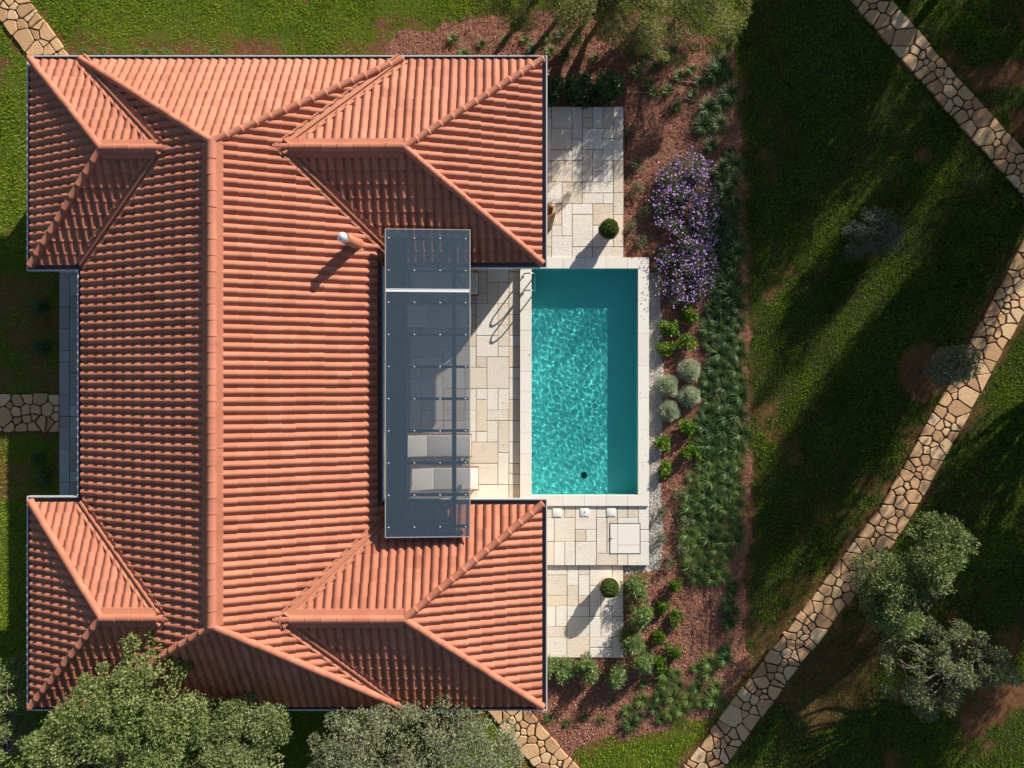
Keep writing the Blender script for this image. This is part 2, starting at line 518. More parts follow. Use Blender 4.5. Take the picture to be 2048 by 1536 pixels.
def masks(x, y):
    """bed, earth, gravel weights of the ground at x, y"""
    jx = (fbm(x, y, .5, 3) - .5) * .55
    jy = (fbm(x, y, .5, 13) - .5) * .55
    bed = in_poly(x + jx, y + jy, BEDW)
    gr = np.zeros(np.shape(x), bool)
    for g in GRAVW[:1]:
        gr |= in_poly(x + jx * .35, y + jy * .35, g)
    px = 1024 + x * FP / CH
    py = 768 - y * FP / CH
    e = fbm(x, y, 1.6, 5, 4)
    right = (px > 1480)
    thr = np.where(right, .635, .70)
    earth = np.clip((e - thr) * 9, 0, 1)
    # bare soil where the lawn meets beds, paths and the house
    db = dist_line(x, y, BEDW, True) + (fbm(x, y, .35, 21) - .5) * .7
    earth = np.maximum(earth, np.clip(1 - db / .28, 0, 1) * np.where(px > 1450, .9, .55))
    for k, (pts, w) in PW.items():
        d = dist_line(x, y, pts) - w / 2
        edge = .10 if k in 'AD' else .26
        earth = np.maximum(earth, np.clip(1 - (d + (fbm(x, y, .4, 31) - .5) * .6) / edge, 0, 1) * .85)
    dh = dist_line(x, y, PERIM, True) + (fbm(x, y, .5, 41) - .5) * 1.1
    north = (y > YN - .3) & (px > 130)
    earth = np.maximum(earth, np.where(north, np.clip(2.7 - dh / .75, 0, 1) * np.clip((fbm(x, y, 1.3, 181) - .36) * 6, 0, 1), 0))
    strip = (px < 120) & (py > 535) & (py < 1000)
    earth = np.maximum(earth, np.where(strip, np.clip((fbm(x, y, .7, 51) - .35) * 3, 0, .8), 0))
    bx, by = x - BASINW[0], y - BASINW[1]
    rb = np.hypot(bx / .72, by / .95) + (fbm(x, y, .3, 61) - .5) * .3
    earth = np.maximum(earth, np.clip((1.05 - rb) * 8, 0, .95))
    # scuffed soil lower right of the long path
    d2 = np.hypot((px - 1640) / 130, (py - 1330) / 160) + (fbm(x, y, .8, 71) - .5) * 1.3
    earth = np.maximum(earth, np.where(right, np.clip((1 - d2) * 2.5, 0, .6), 0))
    return bed.astype(np.float32), earth.astype(np.float32), gr.astype(np.float32)


# ------------------------------------------------------------------ ground
def build_ground():
    st = .055
    xs = np.arange(-18.2, 18.2 + 1e-6, st)
    ys = np.arange(-14.6, 14.6 + 1e-6, st)
    X, Y = np.meshgrid(xs, ys, indexing='ij')
    bed, earth, gr = masks(X, Y)
    Z = -.045 + (fbm(X, Y, 1.2, 81) - .5) * .05 + (fbm(X, Y, .12, 91, 2) - .5) * .018 + bed * (fbm(X, Y, .1, 95, 2) - .5) * .04
    for k, (pts, w) in PW.items():
        d = dist_line(X, Y, pts)
        Z = np.where(d < w / 2 + .06, np.minimum(Z, -.055), Z)
    nx, ny = X.shape
    idx = np.arange(nx * ny).reshape(nx, ny)
    quads = np.stack([idx[:-1, :-1], idx[1:, :-1], idx[1:, 1:], idx[:-1, 1:]], -1).reshape(-1, 4)
    cx = (X[:-1, :-1] + st / 2).ravel()
    cy = (Y[:-1, :-1] + st / 2).ravel()
    hole = (cx > POOL_OUT[0][0] + .1) & (cx < POOL_OUT[1][0] - .1) & (cy < POOL_OUT[0][1] - .1) & (cy > POOL_OUT[1][1] + .1)
    hole |= in_poly(cx, cy, offset_poly(PERIM, -.9))
    cb = (bed[:-1, :-1] + bed[1:, 1:]).ravel() > .9
    cb |= (gr[:-1, :-1] + gr[1:, 1:]).ravel() > .9
    V = np.stack([X, Y, Z], -1).reshape(-1, 3)
    for name, sel, kind_label in (('lawn', ~hole & ~cb, 'lawn'), ('planting_bed', ~hole & cb, 'bed')):
        q = quads[sel]
        used, inv = np.unique(q, return_inverse=True)
        vv = V[used]
        q = inv.reshape(-1, 4)
        vb, ve, vg = bed.ravel()[used], earth.ravel()[used], gr.ravel()[used]
        if name == 'lawn':   # far ground ring
            R = 400.0
            x0, x1, y0, y1 = xs[0], xs[-1], ys[0], ys[-1]
            ring = np.array([(x0, y0), (x1, y0), (x1, y1), (x0, y1), (-R, -R), (R, -R), (R, R), (-R, R)])
            n0 = len(vv)
            vv = np.concatenate([vv, np.c_[ring, np.full(8, -.05)]])
            q = np.concatenate([q, n0 + np.array([(0, 4, 5, 1), (1, 5, 6, 2), (2, 6, 7, 3), (3, 7, 4, 0)])])
            vb, ve, vg = (np.concatenate([a, np.zeros(8)]) for a in (vb, ve, vg))
        mb = MB()
        mb.add(vv, q)
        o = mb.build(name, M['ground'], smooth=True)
        for an, av in (('bed', vb), ('earth', ve), ('gravel', vg), ('sunlit_side', (vv[:, 0] < 7.0).astype(np.float32))):
            at = o.data.attributes.new(an, 'FLOAT', 'POINT')
            at.data.foreach_set('value', av.astype(np.float32))
        tag(o, kind='structure')


build_ground()


def blocked(x, y, pad=0.0):
    """true where paving, pool or house stand"""
    b = in_poly(x, y, offset_poly(PERIM, -.45))
    for (x0, x1, y0, y1, z) in TERR.values():
        b |= (x > x0 - pad) & (x < x1 + pad) & (y > y0 - pad) & (y < y1 + pad)
    b |= (x > POOL_OUT[0][0] - pad) & (x < POOL_OUT[1][0] + pad) & (y < POOL_OUT[0][1] + pad) & (y > POOL_OUT[1][1] - pad)
    for pts, w in PW.values():
        b |= dist_line(x, y, pts) < w / 2 - .015 + pad
    return b


def build_grass():
    n = 1250000
    x = rng.uniform(-17.2, 17.2, n)
    y = rng.uniform(-13.2, 13.2, n)
    bed, earth, gr = masks(x, y)
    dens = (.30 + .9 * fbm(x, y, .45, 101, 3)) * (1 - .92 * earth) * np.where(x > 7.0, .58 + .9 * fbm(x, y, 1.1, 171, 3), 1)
    keep = (bed < .5) & (gr < .5) & ~blocked(x, y) & (rng.random(n) < dens)
    x, y = x[keep], y[keep]
    n = len(x)
    base = np.stack([x, y, np.full(n, -.05)], -1)
    h = rng.uniform(.03, .068, n) * (.7 + .6 * fbm(x, y, .6, 111))
    a = rng.uniform(0, 2 * np.pi, n)
    lean = rng.uniform(.15, 1.0, n)
    tip = base + np.stack([np.cos(a) * lean * h, np.sin(a) * lean * h, h + .012], -1)
    w = rng.uniform(.005, .012, n)
    sx = np.stack([-np.sin(a) * w, np.cos(a) * w, np.zeros(n)], -1)
    V = np.stack([base - sx, base + sx, tip], 1).reshape(-1, 3)
    F = np.arange(3 * n).reshape(n, 3)
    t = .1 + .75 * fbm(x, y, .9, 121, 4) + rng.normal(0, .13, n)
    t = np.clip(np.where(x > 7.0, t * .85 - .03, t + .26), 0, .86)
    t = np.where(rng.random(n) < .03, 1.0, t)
    mb = MB()
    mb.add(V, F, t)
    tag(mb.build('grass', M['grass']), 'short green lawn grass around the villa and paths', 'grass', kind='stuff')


build_grass()


def flakes(name, mat, n, region, size, label, cat, lift=.0, tpow=1.0, thick=.5):
    x0, x1, y0, y1 = region
    x, y = rng.uniform(x0, x1, n), rng.uniform(y0, y1, n)
    bed, earth, gr = masks(x, y)
    sel = {'mulch': (bed > .5) & (gr < .5), 'gravel': gr > .5}[cat]
    sel &= ~blocked(x, y, .01)
    x, y = x[sel], y[sel]
    n = len(x)
    z = -.03 + (fbm(x, y, .1, 95, 2) - .5) * .045 + rng.uniform(0, .02, n) + lift
    s = rng.uniform(size[0], size[1], n)
    a = rng.uniform(0, 2 * np.pi, n)
    asp = rng.uniform(.4, .9, n)
    d = unit(np.stack([np.cos(a), np.sin(a), rng.normal(0, .35, n)], -1))
    nn = unit(np.stack([rng.normal(0, .45, n), rng.normal(0, .45, n), np.ones(n)], -1))
    sd = unit(np.cross(nn, d))
    c = np.stack([x, y, z], -1)
    S = s[:, None]
    A = asp[:, None]
    up = np.array([0, 0, 1.0]) * S * thick
    V = np.stack([c - d * S, c - sd * S * A, c + d * S * .8, c + sd * S * A, c + up], 1).reshape(-1, 3)
    i = np.arange(n)[:, None] * 5
    F = np.concatenate([i + np.array([[0, 1, 4]]), i + np.array([[1, 2, 4]]), i + np.array([[2, 3, 4]]), i + np.array([[3, 0, 4]])])
    t = np.clip(rng.random(n) ** tpow, 0, 1)
    mb = MB()
    mb.add(V, F, np.tile(t, 4))
    tag(mb.build(name, mat), label, cat, kind='stuff')


flakes('mulch', M['mulch'], 150000, (-4.2, 13.8, -12, 11.6), (.010, .030), 'reddish brown bark mulch covering the planting beds', 'mulch', tpow=1.1)
flakes('gravel', M['gravel'], 180000, (-14.8, 5.2, -6.2, 4.2), (.008, .026), 'pale crushed stone gravel along pool and house walls', 'gravel', tpow=.8)

def litter():
    n = 1500
    x, y = rng.uniform(-15, 15, n), rng.uniform(-11.5, 11.5, n)
    ok = ~in_poly(x, y, offset_poly(PERIM, .1))
    ok &= ~((x > POOL_IN[0][0] - .05) & (x < POOL_IN[1][0] + .05) & (y < POOL_IN[0][1] + .05) & (y > POOL_IN[1][1] - .05))
    z = np.full(n, .008)
    keep = np.ones(n, bool)
    for (x0, x1, y0, y1, zt) in TERR.values():
        i = (x > x0) & (x < x1) & (y > y0) & (y < y1)
        z = np.where(i, zt + .006, z)
        keep &= ~i | (rng.random(n) < .35)
    i = (x > POOL_OUT[0][0]) & (x < POOL_OUT[1][0]) & (y < POOL_OUT[0][1]) & (y > POOL_OUT[1][1])
    z = np.where(i, .157, z)
    for pts, w in PW.values():
        z = np.where(dist_line(x, y, pts) < w / 2, .03, z)
    ok &= keep
    c = np.stack([x, y, z], -1)[ok]
    n = len(c)
    a = rng.uniform(0, 6.28, n)
    mb = MB()
    leaf_quads(mb, c, np.stack([np.cos(a), np.sin(a), rng.uniform(0, .3, n)], -1), unit(np.stack([rng.normal(0, .3, n), rng.normal(0, .3, n), np.ones(n)], -1)),
               rng.uniform(.025, .06, n), rng.uniform(.014, .035, n), rng.random(n))
    tag(mb.build('fallen_leaves', M['litter']), 'small dry leaves scattered over lawns and paving', 'leaves', kind='stuff')


# ------------------------------------------------------------------ paving
def slab_field(name, key, unit_sz, mat, thick=.07, gap=.008):
    x0, x1, y0, y1, z = TERR[key]
    r = random.Random(sum(map(ord, key)))
    nx, ny = max(1, round((x1 - x0) / unit_sz)), max(1, round((y1 - y0) / unit_sz))
    ux, uy = (x1 - x0) / nx, (y1 - y0) / ny
    occ = [[False] * ny for _ in range(nx)]
    sizes = [(2, 2), (2, 1), (1, 2), (1, 1), (2, 3), (3, 2), (1, 2), (2, 1), (2, 2), (3, 1), (1, 3)]
    mb = MB()
    for j in range(ny):
        for i in range(nx):
            if occ[i][j]: continue
            opts = sizes[:]
            r.shuffle(opts)
            for (a, b) in opts + [(1, 1)]:
                if i + a <= nx and j + b <= ny and not any(occ[i + p][j + q] for p in range(a) for q in range(b)):
                    break
            for p in range(a):
                for q in range(b):
                    occ[i + p][j + q] = True
            g = [gap * r.uniform(.6, 1.7) for _ in range(4)]
            X0, X1, Y0, Y1 = x0 + i * ux + g[0], x0 + (i + a) * ux - g[1], y0 + j * uy + g[2], y0 + (j + b) * uy - g[3]
            zt = [z + r.uniform(-.0025, .0025) for _ in range(4)]
            bv = .006
            co = [(X0, Y0), (X1, Y0), (X1, Y1), (X0, Y1)]
            ci = [(X0 + bv, Y0 + bv), (X1 - bv, Y0 + bv), (X1 - bv, Y1 - bv), (X0 + bv, Y1 - bv)]
            V = [(*c, z - thick) for c in co] + [(c[0], c[1], zt[k] - .007) for k, c in enumerate(co)] + [(c[0], c[1], zt[k]) for k, c in enumerate(ci)]
            F = [(8, 9, 10, 11)]
            for k in range(4):
                k2 = (k + 1) % 4
                F += [(k, k2, 4 + k2, 4 + k), (4 + k, 4 + k2, 8 + k2, 8 + k)]
            mb.add(V, F, r.random())
    root = mb.build(name, mat)
    j = MB()
    j.box(x0 + .004, x1 - .004, y0 + .004, y1 - .004, z - .3, z - .014)
    j.build('joint_bed', M['joint'], root)
    tag(root, kind='structure')
    return root


slab_field('terrace', 'north', .335, M['slab'])
slab_field('terrace', 'west', .335, M['slab'])
slab_field('terrace', 'south', .335, M['slab'])
slab_field('terrace', 'lower', .335, M['slab'])
slab_field('pavement', 'strip', .335, M['slab_grey'])


def clip_half(poly, nx_, ny_, c):
    out, n = [], len(poly)
    for i in range(n):
        a, b = poly[i], poly[(i + 1) % n]
        da, db = a[0] * nx_ + a[1] * ny_ - c, b[0] * nx_ + b[1] * ny_ - c
        if da <= 0: out.append(a)
        if (da < 0) != (db < 0) and da != db:
            t = da / (da - db)
            out.append((a[0] + (b[0] - a[0]) * t, a[1] + (b[1] - a[1]) * t))
    return out


def stone_path(key, r_in=(.10, .24), r_edge=.25, seed=1, ztop=.018):
    pts, w = PW[key]
    r = random.Random(seed)
    seg = [math.dist(pts[i], pts[i + 1]) for i in range(len(pts) - 1)]
    cum = [0]
    for s in seg: cum.append(cum[-1] + s)
    L = cum[-1]

    def tow(s, t):
        s = min(max(s, 0), L)
        # smooth blend of direction near bends
        def pos(u):
            u = min(max(u, 0), L)
            i = max(k for k in range(len(seg)) if cum[k] <= u + 1e-9)
            f = (u - cum[i]) / seg[i]
            return Vector((pts[i][0] + (pts[i + 1][0] - pts[i][0]) * f, pts[i][1] + (pts[i + 1][1] - pts[i][1]) * f))
        d = (pos(s + .35) - pos(s - .35)).normalized()
        p = pos(s)
        return (p.x - d.y * t, p.y + d.x * t)

    seeds = []
    for tries in range(int(L * 700)):
        s = r.uniform(0, L)
        e = r.random() < .35
        if e:
            t = r.choice((-1, 1)) * (w / 2 - r.uniform(.08, .14))
            rad = r_edge * r.uniform(.75, 1.15)
        else:
            t = r.uniform(-w / 2 + .17, w / 2 - .17) if w > .5 else 0
            rad = r.uniform(*r_in) if r.random() < .85 else r.uniform(.27, .34)
        if all((s - q[0]) ** 2 + (t - q[1]) ** 2 > (.5 * (rad + q[2]) * 1.55) ** 2 for q in seeds if abs(q[0] - s) < 1):
            seeds.append((s, t, rad))
    mb = MB()
    for (s, t, rad) in seeds:
        j0, j1 = r.uniform(-.025, .03), r.uniform(-.025, .03)
        poly = [(s - .8, -w / 2 + j0), (s + .8, -w / 2 + j0), (s + .8, w / 2 + j1), (s - .8, w / 2 + j1)]
        poly = clip_half(poly, 1, 0, L)
        poly = clip_half(poly, -1, 0, 0)
        g = r.uniform(.013, .028)
        for (s2, t2, rad2) in seeds:
            if (s2, t2) == (s, t) or abs(s2 - s) > 1: continue
            dx, dy = s2 - s, t2 - t
            d = math.hypot(dx, dy)
            if d > 1: continue
            h = d / 2 + (rad ** 2 - rad2 ** 2) / (2 * d) * .8
            nx_, ny_ = dx / d, dy / d
            # slightly skewed joint so that stones are not perfect cells
            poly = clip_half(poly, nx_, ny_, s * nx_ + t * ny_ + h - g)
            if len(poly) < 3: break
        if len(poly) < 3: continue
        ar = abs(sum(poly[i][0] * poly[(i + 1) % len(poly)][1] - poly[(i + 1) % len(poly)][0] * poly[i][1] for i in range(len(poly)))) / 2
        if ar < .003: continue
        # drop very short edges, cut the corners, roughen
        q = []
        n = len(poly)
        for i in range(n):
            a, b = poly[i], poly[(i + 1) % n]
            le = math.dist(a, b)
            if le < .02: continue
            c = min(.25, .028 / le)
            for f in ((c, .5, 1 - c) if le > .16 else (c, 1 - c)):
                q.append((a[0] + (b[0] - a[0]) * f + r.uniform(-.011, .011), a[1] + (b[1] - a[1]) * f + r.uniform(-.011, .011)))
        if len(q) < 4: continue
        wq = [tow(*c) for c in q]
        cx, cy = sum(c[0] for c in wq) / len(wq), sum(c[1] for c in wq) / len(wq)
        n = len(wq)
        tilt = (r.uniform(-.02, .02), r.uniform(-.02, .02))
        zt = ztop + r.uniform(-.006, .008)
        V = [(c[0], c[1], -.06) for c in wq]
        V += [(c[0], c[1], zt - .012 + (c[0] - cx) * tilt[0] + (c[1] - cy) * tilt[1]) for c in wq]
        for c in wq:
            dd = max(math.hypot(c[0] - cx, c[1] - cy), 1e-6)
            f = max(.5, 1 - .014 / dd)
            X, Y = cx + (c[0] - cx) * f, cy + (c[1] - cy) * f
            V.append((X, Y, zt + (X - cx) * tilt[0] + (Y - cy) * tilt[1]))
        # second orientation check for consistent winding
        A = sum(wq[i][0] * wq[(i + 1) % n][1] - wq[(i + 1) % n][0] * wq[i][1] for i in range(n))
        F = []
        for k in range(n):
            k2 = (k + 1) % n
            F += [(k, k2, n + k2, n + k), (n + k, n + k2, 2 * n + k2, 2 * n + k)]
        F.append(tuple(range(2 * n, 3 * n)))
        if A < 0: F = [f[::-1] for f in F]
        mb.add(V, F, r.random())
    root = mb.build('stone_path', M['flag'])
    jb = MB()
    m = max(2, int(L / .2))
    V, F = [], []
    for i in range(m + 1):
        s = L * i / m
        V += [(*tow(s, -w / 2 + .02), -.008), (*tow(s, w / 2 - .02), -.008)]
    for i in range(m):
        F.append((2 * i, 2 * i + 2, 2 * i + 3, 2 * i + 1))
    jb.add(V, F)
    jb.build('joint_bed', M['flag_joint'], root)
    tag(root, kind='structure')


for i, k in enumerate('ABCDE'):
    stone_path(k, seed=5 + i)
stone_path('F', r_in=(.2, .26), r_edge=.26, seed=21, ztop=.03)

# ------------------------------------------------------------------ villa
villa = empty('villa', (XR, 0, 0))
tag(villa, 'villa with terracotta tiled hip roofs in an H plan beside the pool', 'house')
VO = Vector((XR, 0, 0))


def vpart(o, parent=villa):
    """children of the villa: keep world placement under the moved Empty"""
    o.parent = parent
    if parent is villa: o.location = -VO
    return o


PITCH, COURSE = .232, .357


def tile_slope(name, eave_a, eave_b, zlow, p_up, z_up, poly, notches=(), label=None):
    """corrugated tile courses on the plane through the eave line a-b (height zlow) and the point p_up (height z_up); poly = convex plan outline"""
    A, B = Vector((*eave_a, zlow)), Vector((*eave_b, zlow))
    u = (B - A).normalized()
    w = Vector((*p_up, z_up)) - A
    v = (w - u * w.dot(u)).normalized()
    n = u.cross(v)
    if n.z < 0: n = -n
    uv = []
    den = v.x * v.x + v.y * v.y
    for p in poly:
        d = Vector((p[0] - A.x, p[1] - A.y))
        a = d.x * u.x + d.y * u.y
        b = (d.x * v.x + d.y * v.y) / den
        uv.append((a, b))
    a0, a1 = min(q[0] for q in uv), max(q[0] for q in uv)
    b0, b1 = min(q[1] for q in uv), max(q[1] for q in uv)
    i0, i1 = math.floor(a0 / PITCH) - 1, math.ceil(a1 / PITCH) + 1
    nj = math.ceil((b1 - b0) / COURSE) + 1
    K = 12
    tt = np.linspace(0, 1, K + 1)
    hp = np.where(tt < .14, 0.0, np.sin(np.pi * np.clip((tt - .14) / .86, 0, 1)) ** .8 * .076)
    I, J = np.meshgrid(np.arange(i0, i1), np.arange(nj), indexing='ij')
    I, J = I.ravel(), J.ravel()
    nt_ = len(I)
    rr = np.random.default_rng(int(abs(A.x * 37 + A.y * 91 + B.x * 53 + B.y * 17) * 10) % 1000 + 3)
    da, db_, dh = rr.normal(0, .0025, nt_), rr.normal(0, .004, nt_), np.abs(rr.normal(0, .002, nt_))
    odd = rr.random(nt_) < .018
    dh = np.where(odd, dh + .012, dh)
    da = np.where(odd, da + .008, da)
    wv = vnoise(I * .23 + A.x * 3, J * .31 + A.y * 3, 1.0, 191) - .5
    dh = dh + (wv + .5) * .012
    db_ = db_ + wv * .03
    da = da + (vnoise(I * .05 + 9, J * .45 + A.y, 1.0, 193) - .5) * .016
    aa = (I * PITCH + da)[:, None] + tt[None] * PITCH * 1.01
    blo = (b0 + J * COURSE - .02 + db_)[:, None] * np.ones((1, K + 1))
    bhi = blo + COURSE + .025
    bmid = blo + .10
    H = hp[None] + np.zeros((nt_, 1))
    hlo, hhi, hmid = H * 1.05 + .024 + dh[:, None], H * .93 + .0, H * 1.01 + .018 + dh[:, None]

    def W(a, b, h):
        return (np.array(A)[None, None] + a[..., None] * np.array(u) + b[..., None] * np.array(v) + h[..., None] * np.array(n))
    P0, P1, P2_, P3 = W(aa, blo, hlo - .03), W(aa, blo, hlo), W(aa, bmid, hmid), W(aa, bhi, hhi)
    Vv = np.concatenate([P0, P1, P1, P2_, P3], 1).reshape(-1, 3)      # lip (2 rows) + body (3 rows)
    m = K + 1
    k = np.arange(K)
    f = []
    for lo in (0, 2 * m, 3 * m):
        f.append(np.stack([lo + k, lo + k + 1, lo + m + k + 1, lo + m + k], -1))
    f = np.concatenate(f)
    Fv = (np.arange(nt_)[:, None, None] * (5 * m) + f[None]).reshape(-1, 4)
    tint = np.clip(rr.normal(.5, .13, nt_), 0, 1)
    tint = np.where(rr.random(nt_) < .05, np.clip(tint - .28, 0, 1), tint)
    # slow drift over the roof
    ctr = P3[:, K // 2]
    tint = np.clip(tint + (fbm(ctr[:, 0], ctr[:, 1], 2.5, 131) - .5) * .5, 0, 1)
    ccx, ccy = P2_[:, K // 2, 0], P2_[:, K // 2, 1]
    pc = np.array(poly).mean(0)
    # keep only tiles near the polygon
    near = in_poly(ccx, ccy, poly) | (dist_line(ccx, ccy, poly, True) < .45)
    Fv = Fv.reshape(nt_, -1, 4)[near].reshape(-1, 4)
    tf = np.repeat(tint[near], len(f))
    mb = MB()
    mb.add(Vv, Fv, tf)
    o = mb.build(name, M['tile'], smooth=True)
    bm = bmesh.new()
    bm.from_mesh(o.data)
    loose = [vv for vv in bm.verts if not vv.link_faces]
    bmesh.ops.delete(bm, geom=loose, context='VERTS')
    c = Vector((pc[0], pc[1], 0))
    npoly = len(poly)
    for i in range(npoly):
        p, q = Vector((*poly[i], 0)), Vector((*poly[(i + 1) % npoly], 0))
        d = (q - p).normalized()
        nn = Vector((d.y, -d.x, 0))
        if nn.dot(c - p) > 0: nn = -nn
        bmesh.ops.bisect_plane(bm, geom=bm.verts[:] + bm.edges[:] + bm.faces[:], plane_co=p, plane_no=nn, clear_outer=True)
    for nt2 in notches:
        for i in range(len(nt2)):
            p, q = Vector((*nt2[i], 0)), Vector((*nt2[(i + 1) % len(nt2)], 0))
            d = (q - p).normalized()
            bmesh.ops.bisect_plane(bm, geom=bm.verts[:] + bm.edges[:] + bm.faces[:], plane_co=p, plane_no=Vector((d.y, -d.x, 0)))
        fc = [(fa, fa.calc_center_median()) for fa in bm.faces]
        ins = in_poly(np.array([x[1].x for x in fc]), np.array([x[1].y for x in fc]), nt2)
        bmesh.ops.delete(bm, geom=[x[0] for x, s in zip(fc, ins) if s], context='FACES')
    bm.to_mesh(o.data)
    bm.free()
    vpart(o)
    # flat underlay just under the tiles
    ub = bmesh.new()
    vs = []
    for (a, b) in uv:
        pt = A + u * a + v * b - n * .012
        vs.append(ub.verts.new(pt))
    ub.faces.new(vs)
    for nt2 in notches:
        if len(nt2) == 3: continue
        for i in range(len(nt2)):
            p, q = Vector((*nt2[i], 0)), Vector((*nt2[(i + 1) % len(nt2)], 0))
            d = (q - p).normalized()
            bmesh.ops.bisect_plane(ub, geom=ub.verts[:] + ub.edges[:] + ub.faces[:], plane_co=p, plane_no=Vector((d.y, -d.x, 0)))
        fs = [fa for fa in ub.faces if in_poly(np.array([fa.calc_center_median().x]), np.array([fa.calc_center_median().y]), nt2)[0]]
        bmesh.ops.delete(ub, geom=fs, context='FACES')
    ul = bm_obj('underlay', ub, M['underlay'])
    ul.parent = o
    if label: o['label'] = label
    return o


SL_E = (ZR - ZE) / (XEM - XR)
SL_W = (ZR - ZE) / (XR - XWM)
YWN, YWS = (YN + YNE) / 2, (YS + YSE) / 2
XJE = XEM - (ZW - ZE) / SL_E       # junction of wing ridges with the main slopes
XJW = XWM + (ZW - ZE) / SL_W
VG = .11                           # half width of the valley gutters


def grow(tri, d):
    c = np.mean(tri, 0)
    # outward offset of a triangle (any winding)
    A = sum(tri[i][0] * tri[(i + 1) % 3][1] - tri[(i + 1) % 3][0] * tri[i][1] for i in range(3))
    t = list(tri) if A < 0 else list(tri)[::-1]
    return offset_poly(t, d)


notE = [grow([(XJE, YWN), (XEM, YN + .0), (XEM, YNE)], VG), grow([(XJE, YWS), (XEM, YSE), (XEM, YS)], VG)]
notE.append([(XEC, YSE + .02), (XEM + 2, YSE + .02), (XEM + 2, YNE - .02), (XEC, YNE - .02)])
notW = [grow([(XJW, YWN), (XWM, YN), (XWM, YNW)], VG), grow([(XJW, YWS), (XWM, YSW), (XWM, YS)], VG)]
tile_slope('roof_slope', (XEM, YS), (XEM, YN), ZE, (XR, 0), ZR, [(XR, YRS), (XEM, YS), (XEM, YN), (XR, YRN)], notE)
tile_slope('roof_slope', (XWM, YN), (XWM, YS), ZE, (XR, 0), ZR, [(XR, YRN), (XWM, YN), (XWM, YS), (XR, YRS)], notW)
tile_slope('roof_slope', (XEM, YN), (XWM, YN), ZE, (XR, YRN), ZR, [(XR, YRN), (XEM, YN), (XWM, YN)])
tile_slope('roof_slope', (XWM, YS), (XEM, YS), ZE, (XR, YRS), ZR, [(XR, YRS), (XWM, YS), (XEM, YS)])


def wing(xj, xm, xa, xe, yn, ys, yw, s):
    """hip wing; s=+1 east wing, -1 west wing"""
    dx = VG * 1.25 * s
    n = [(xj + dx, yw), (xm + dx, yn), (xe, yn), (xa, yw)]
    so = [(xj + dx, yw), (xm + dx, ys), (xe, ys), (xa, yw)]
    tile_slope('roof_slope', n[-2], (xm, yn), ZE, (xa, yw), ZW, n)
    tile_slope('roof_slope', (xm, ys), so[-2], ZE, (xa, yw), ZW, so)
    tile_slope('roof_slope', (xe, ys), (xe, yn), ZE, (xa, yw), ZW, [(xa, yw), (xe, ys), (xe, yn)])


wing(XJE, XEM, XAE, XE, YN, YNE, YWN, 1)
wing(XJE, XEM, XAE, XE, YSE, YS, YWS, 1)
wing(XJW, XWM, XAW, XW, YN, YNW, (YN + YNW) / 2, -1)
wing(XJW, XWM, XAW, XW, YSW, YS, (YSW + YS) / 2, -1)


def cap_run(p0, p1, r=.10, name='hip_cap', strip=None, L=.40):
    """overlapping half round cap tiles from the low end p0 to the high end p1"""
    p0, p1 = Vector(p0), Vector(p1)
    d = (p1 - p0)
    ln = d.length
    d.normalize()
    side = d.cross(Vector((0, 0, 1))).normalized()
    up = side.cross(d)
    if up.z < 0: up = -up
    nseg = max(1, round(ln / L))
    l = ln / nseg
    mb = MB()
    K = 12
    for i in range(nseg):
        a, b = p0 + d * (i * l - .03), p0 + d * ((i + 1) * l + .03)
        jit = side * random.uniform(-.006, .006)
        V = []
        rings = ((a, r * .6, .02), (a, r * 1.03, .018), (a + d * .05, r * 1.03, .018), (a + d * .055, r * 1.012, .017), (b, r * .985, .012))
        for (c, rad, off) in rings:
            for k in range(K + 1):
                t = math.pi * (k / K * 1.16 - .08)
                V.append(c + jit + side * math.cos(t) * rad + up * (math.sin(t) * rad + off))
        F = []
        for q in range(4):
            for k in range(K):
                F.append((q * (K + 1) + k, q * (K + 1) + k + 1, (q + 1) * (K + 1) + k + 1, (q + 1) * (K + 1) + k))
        mb.add([tuple(v) for v in V], F, random.uniform(.35, .75))
    if strip:   # flat closure strips beside a level ridge: (drop per metre left, right)
        for sgn, sl in ((1, strip[0]), (-1, strip[1])):
            w0, w1 = r * .8, r * .8 + .155
            V = []
            for e in (p0, p1):
                for w in (w0, w1):
                    V.append(tuple(e + side * sgn * w + Vector((0, 0, .085 - sl * w))))
            for e in (p0, p1):
                V.append(tuple(e + side * sgn * w1 + Vector((0, 0, .02 - sl * w1))))
            mb.add(V, [(0, 1, 3, 2), (1, 4, 5, 3)], .5)
    o = mb.build(name, M['tile'], smooth=False)
    for p in o.data.polygons: p.use_smooth = len(p.vertices) == 4 and not strip
    return vpart(o)


def hip(x0, y0, x1, y1, z1):
    cap_run((x0, y0, ZE + .035), (x1, y1, z1 + .035))


cap_run((XR, YRS, ZR + .03), (XR, YRN, ZR + .03), .125, 'ridge_cap', (SL_E, SL_W))
for (cx_, cy_) in ((XEM, YN), (XWM, YN)): hip(cx_, cy_, XR, YRN, ZR)
for (cx_, cy_) in ((XEM, YS), (XWM, YS)): hip(cx_, cy_, XR, YRS, ZR)
SLN = (ZW - ZE) / (YN - YWN)
for (xa, xe, xj, yn, ys) in ((XAE, XE, XJE, YN, YNE), (XAE, XE, XJE, YSE, YS), (XAW, XW, XJW, YN, YNW), (XAW, XW, XJW, YSW, YS)):
    yw = (yn + ys) / 2
    hip(xe, yn, xa, yw, ZW)
    hip(xe, ys, xa, yw, ZW)
    cap_run((xj + (-.22 if xa > xj else .22), yw, ZW + .03), (xa, yw, ZW + .03), .115, 'ridge_cap', (SLN, SLN))


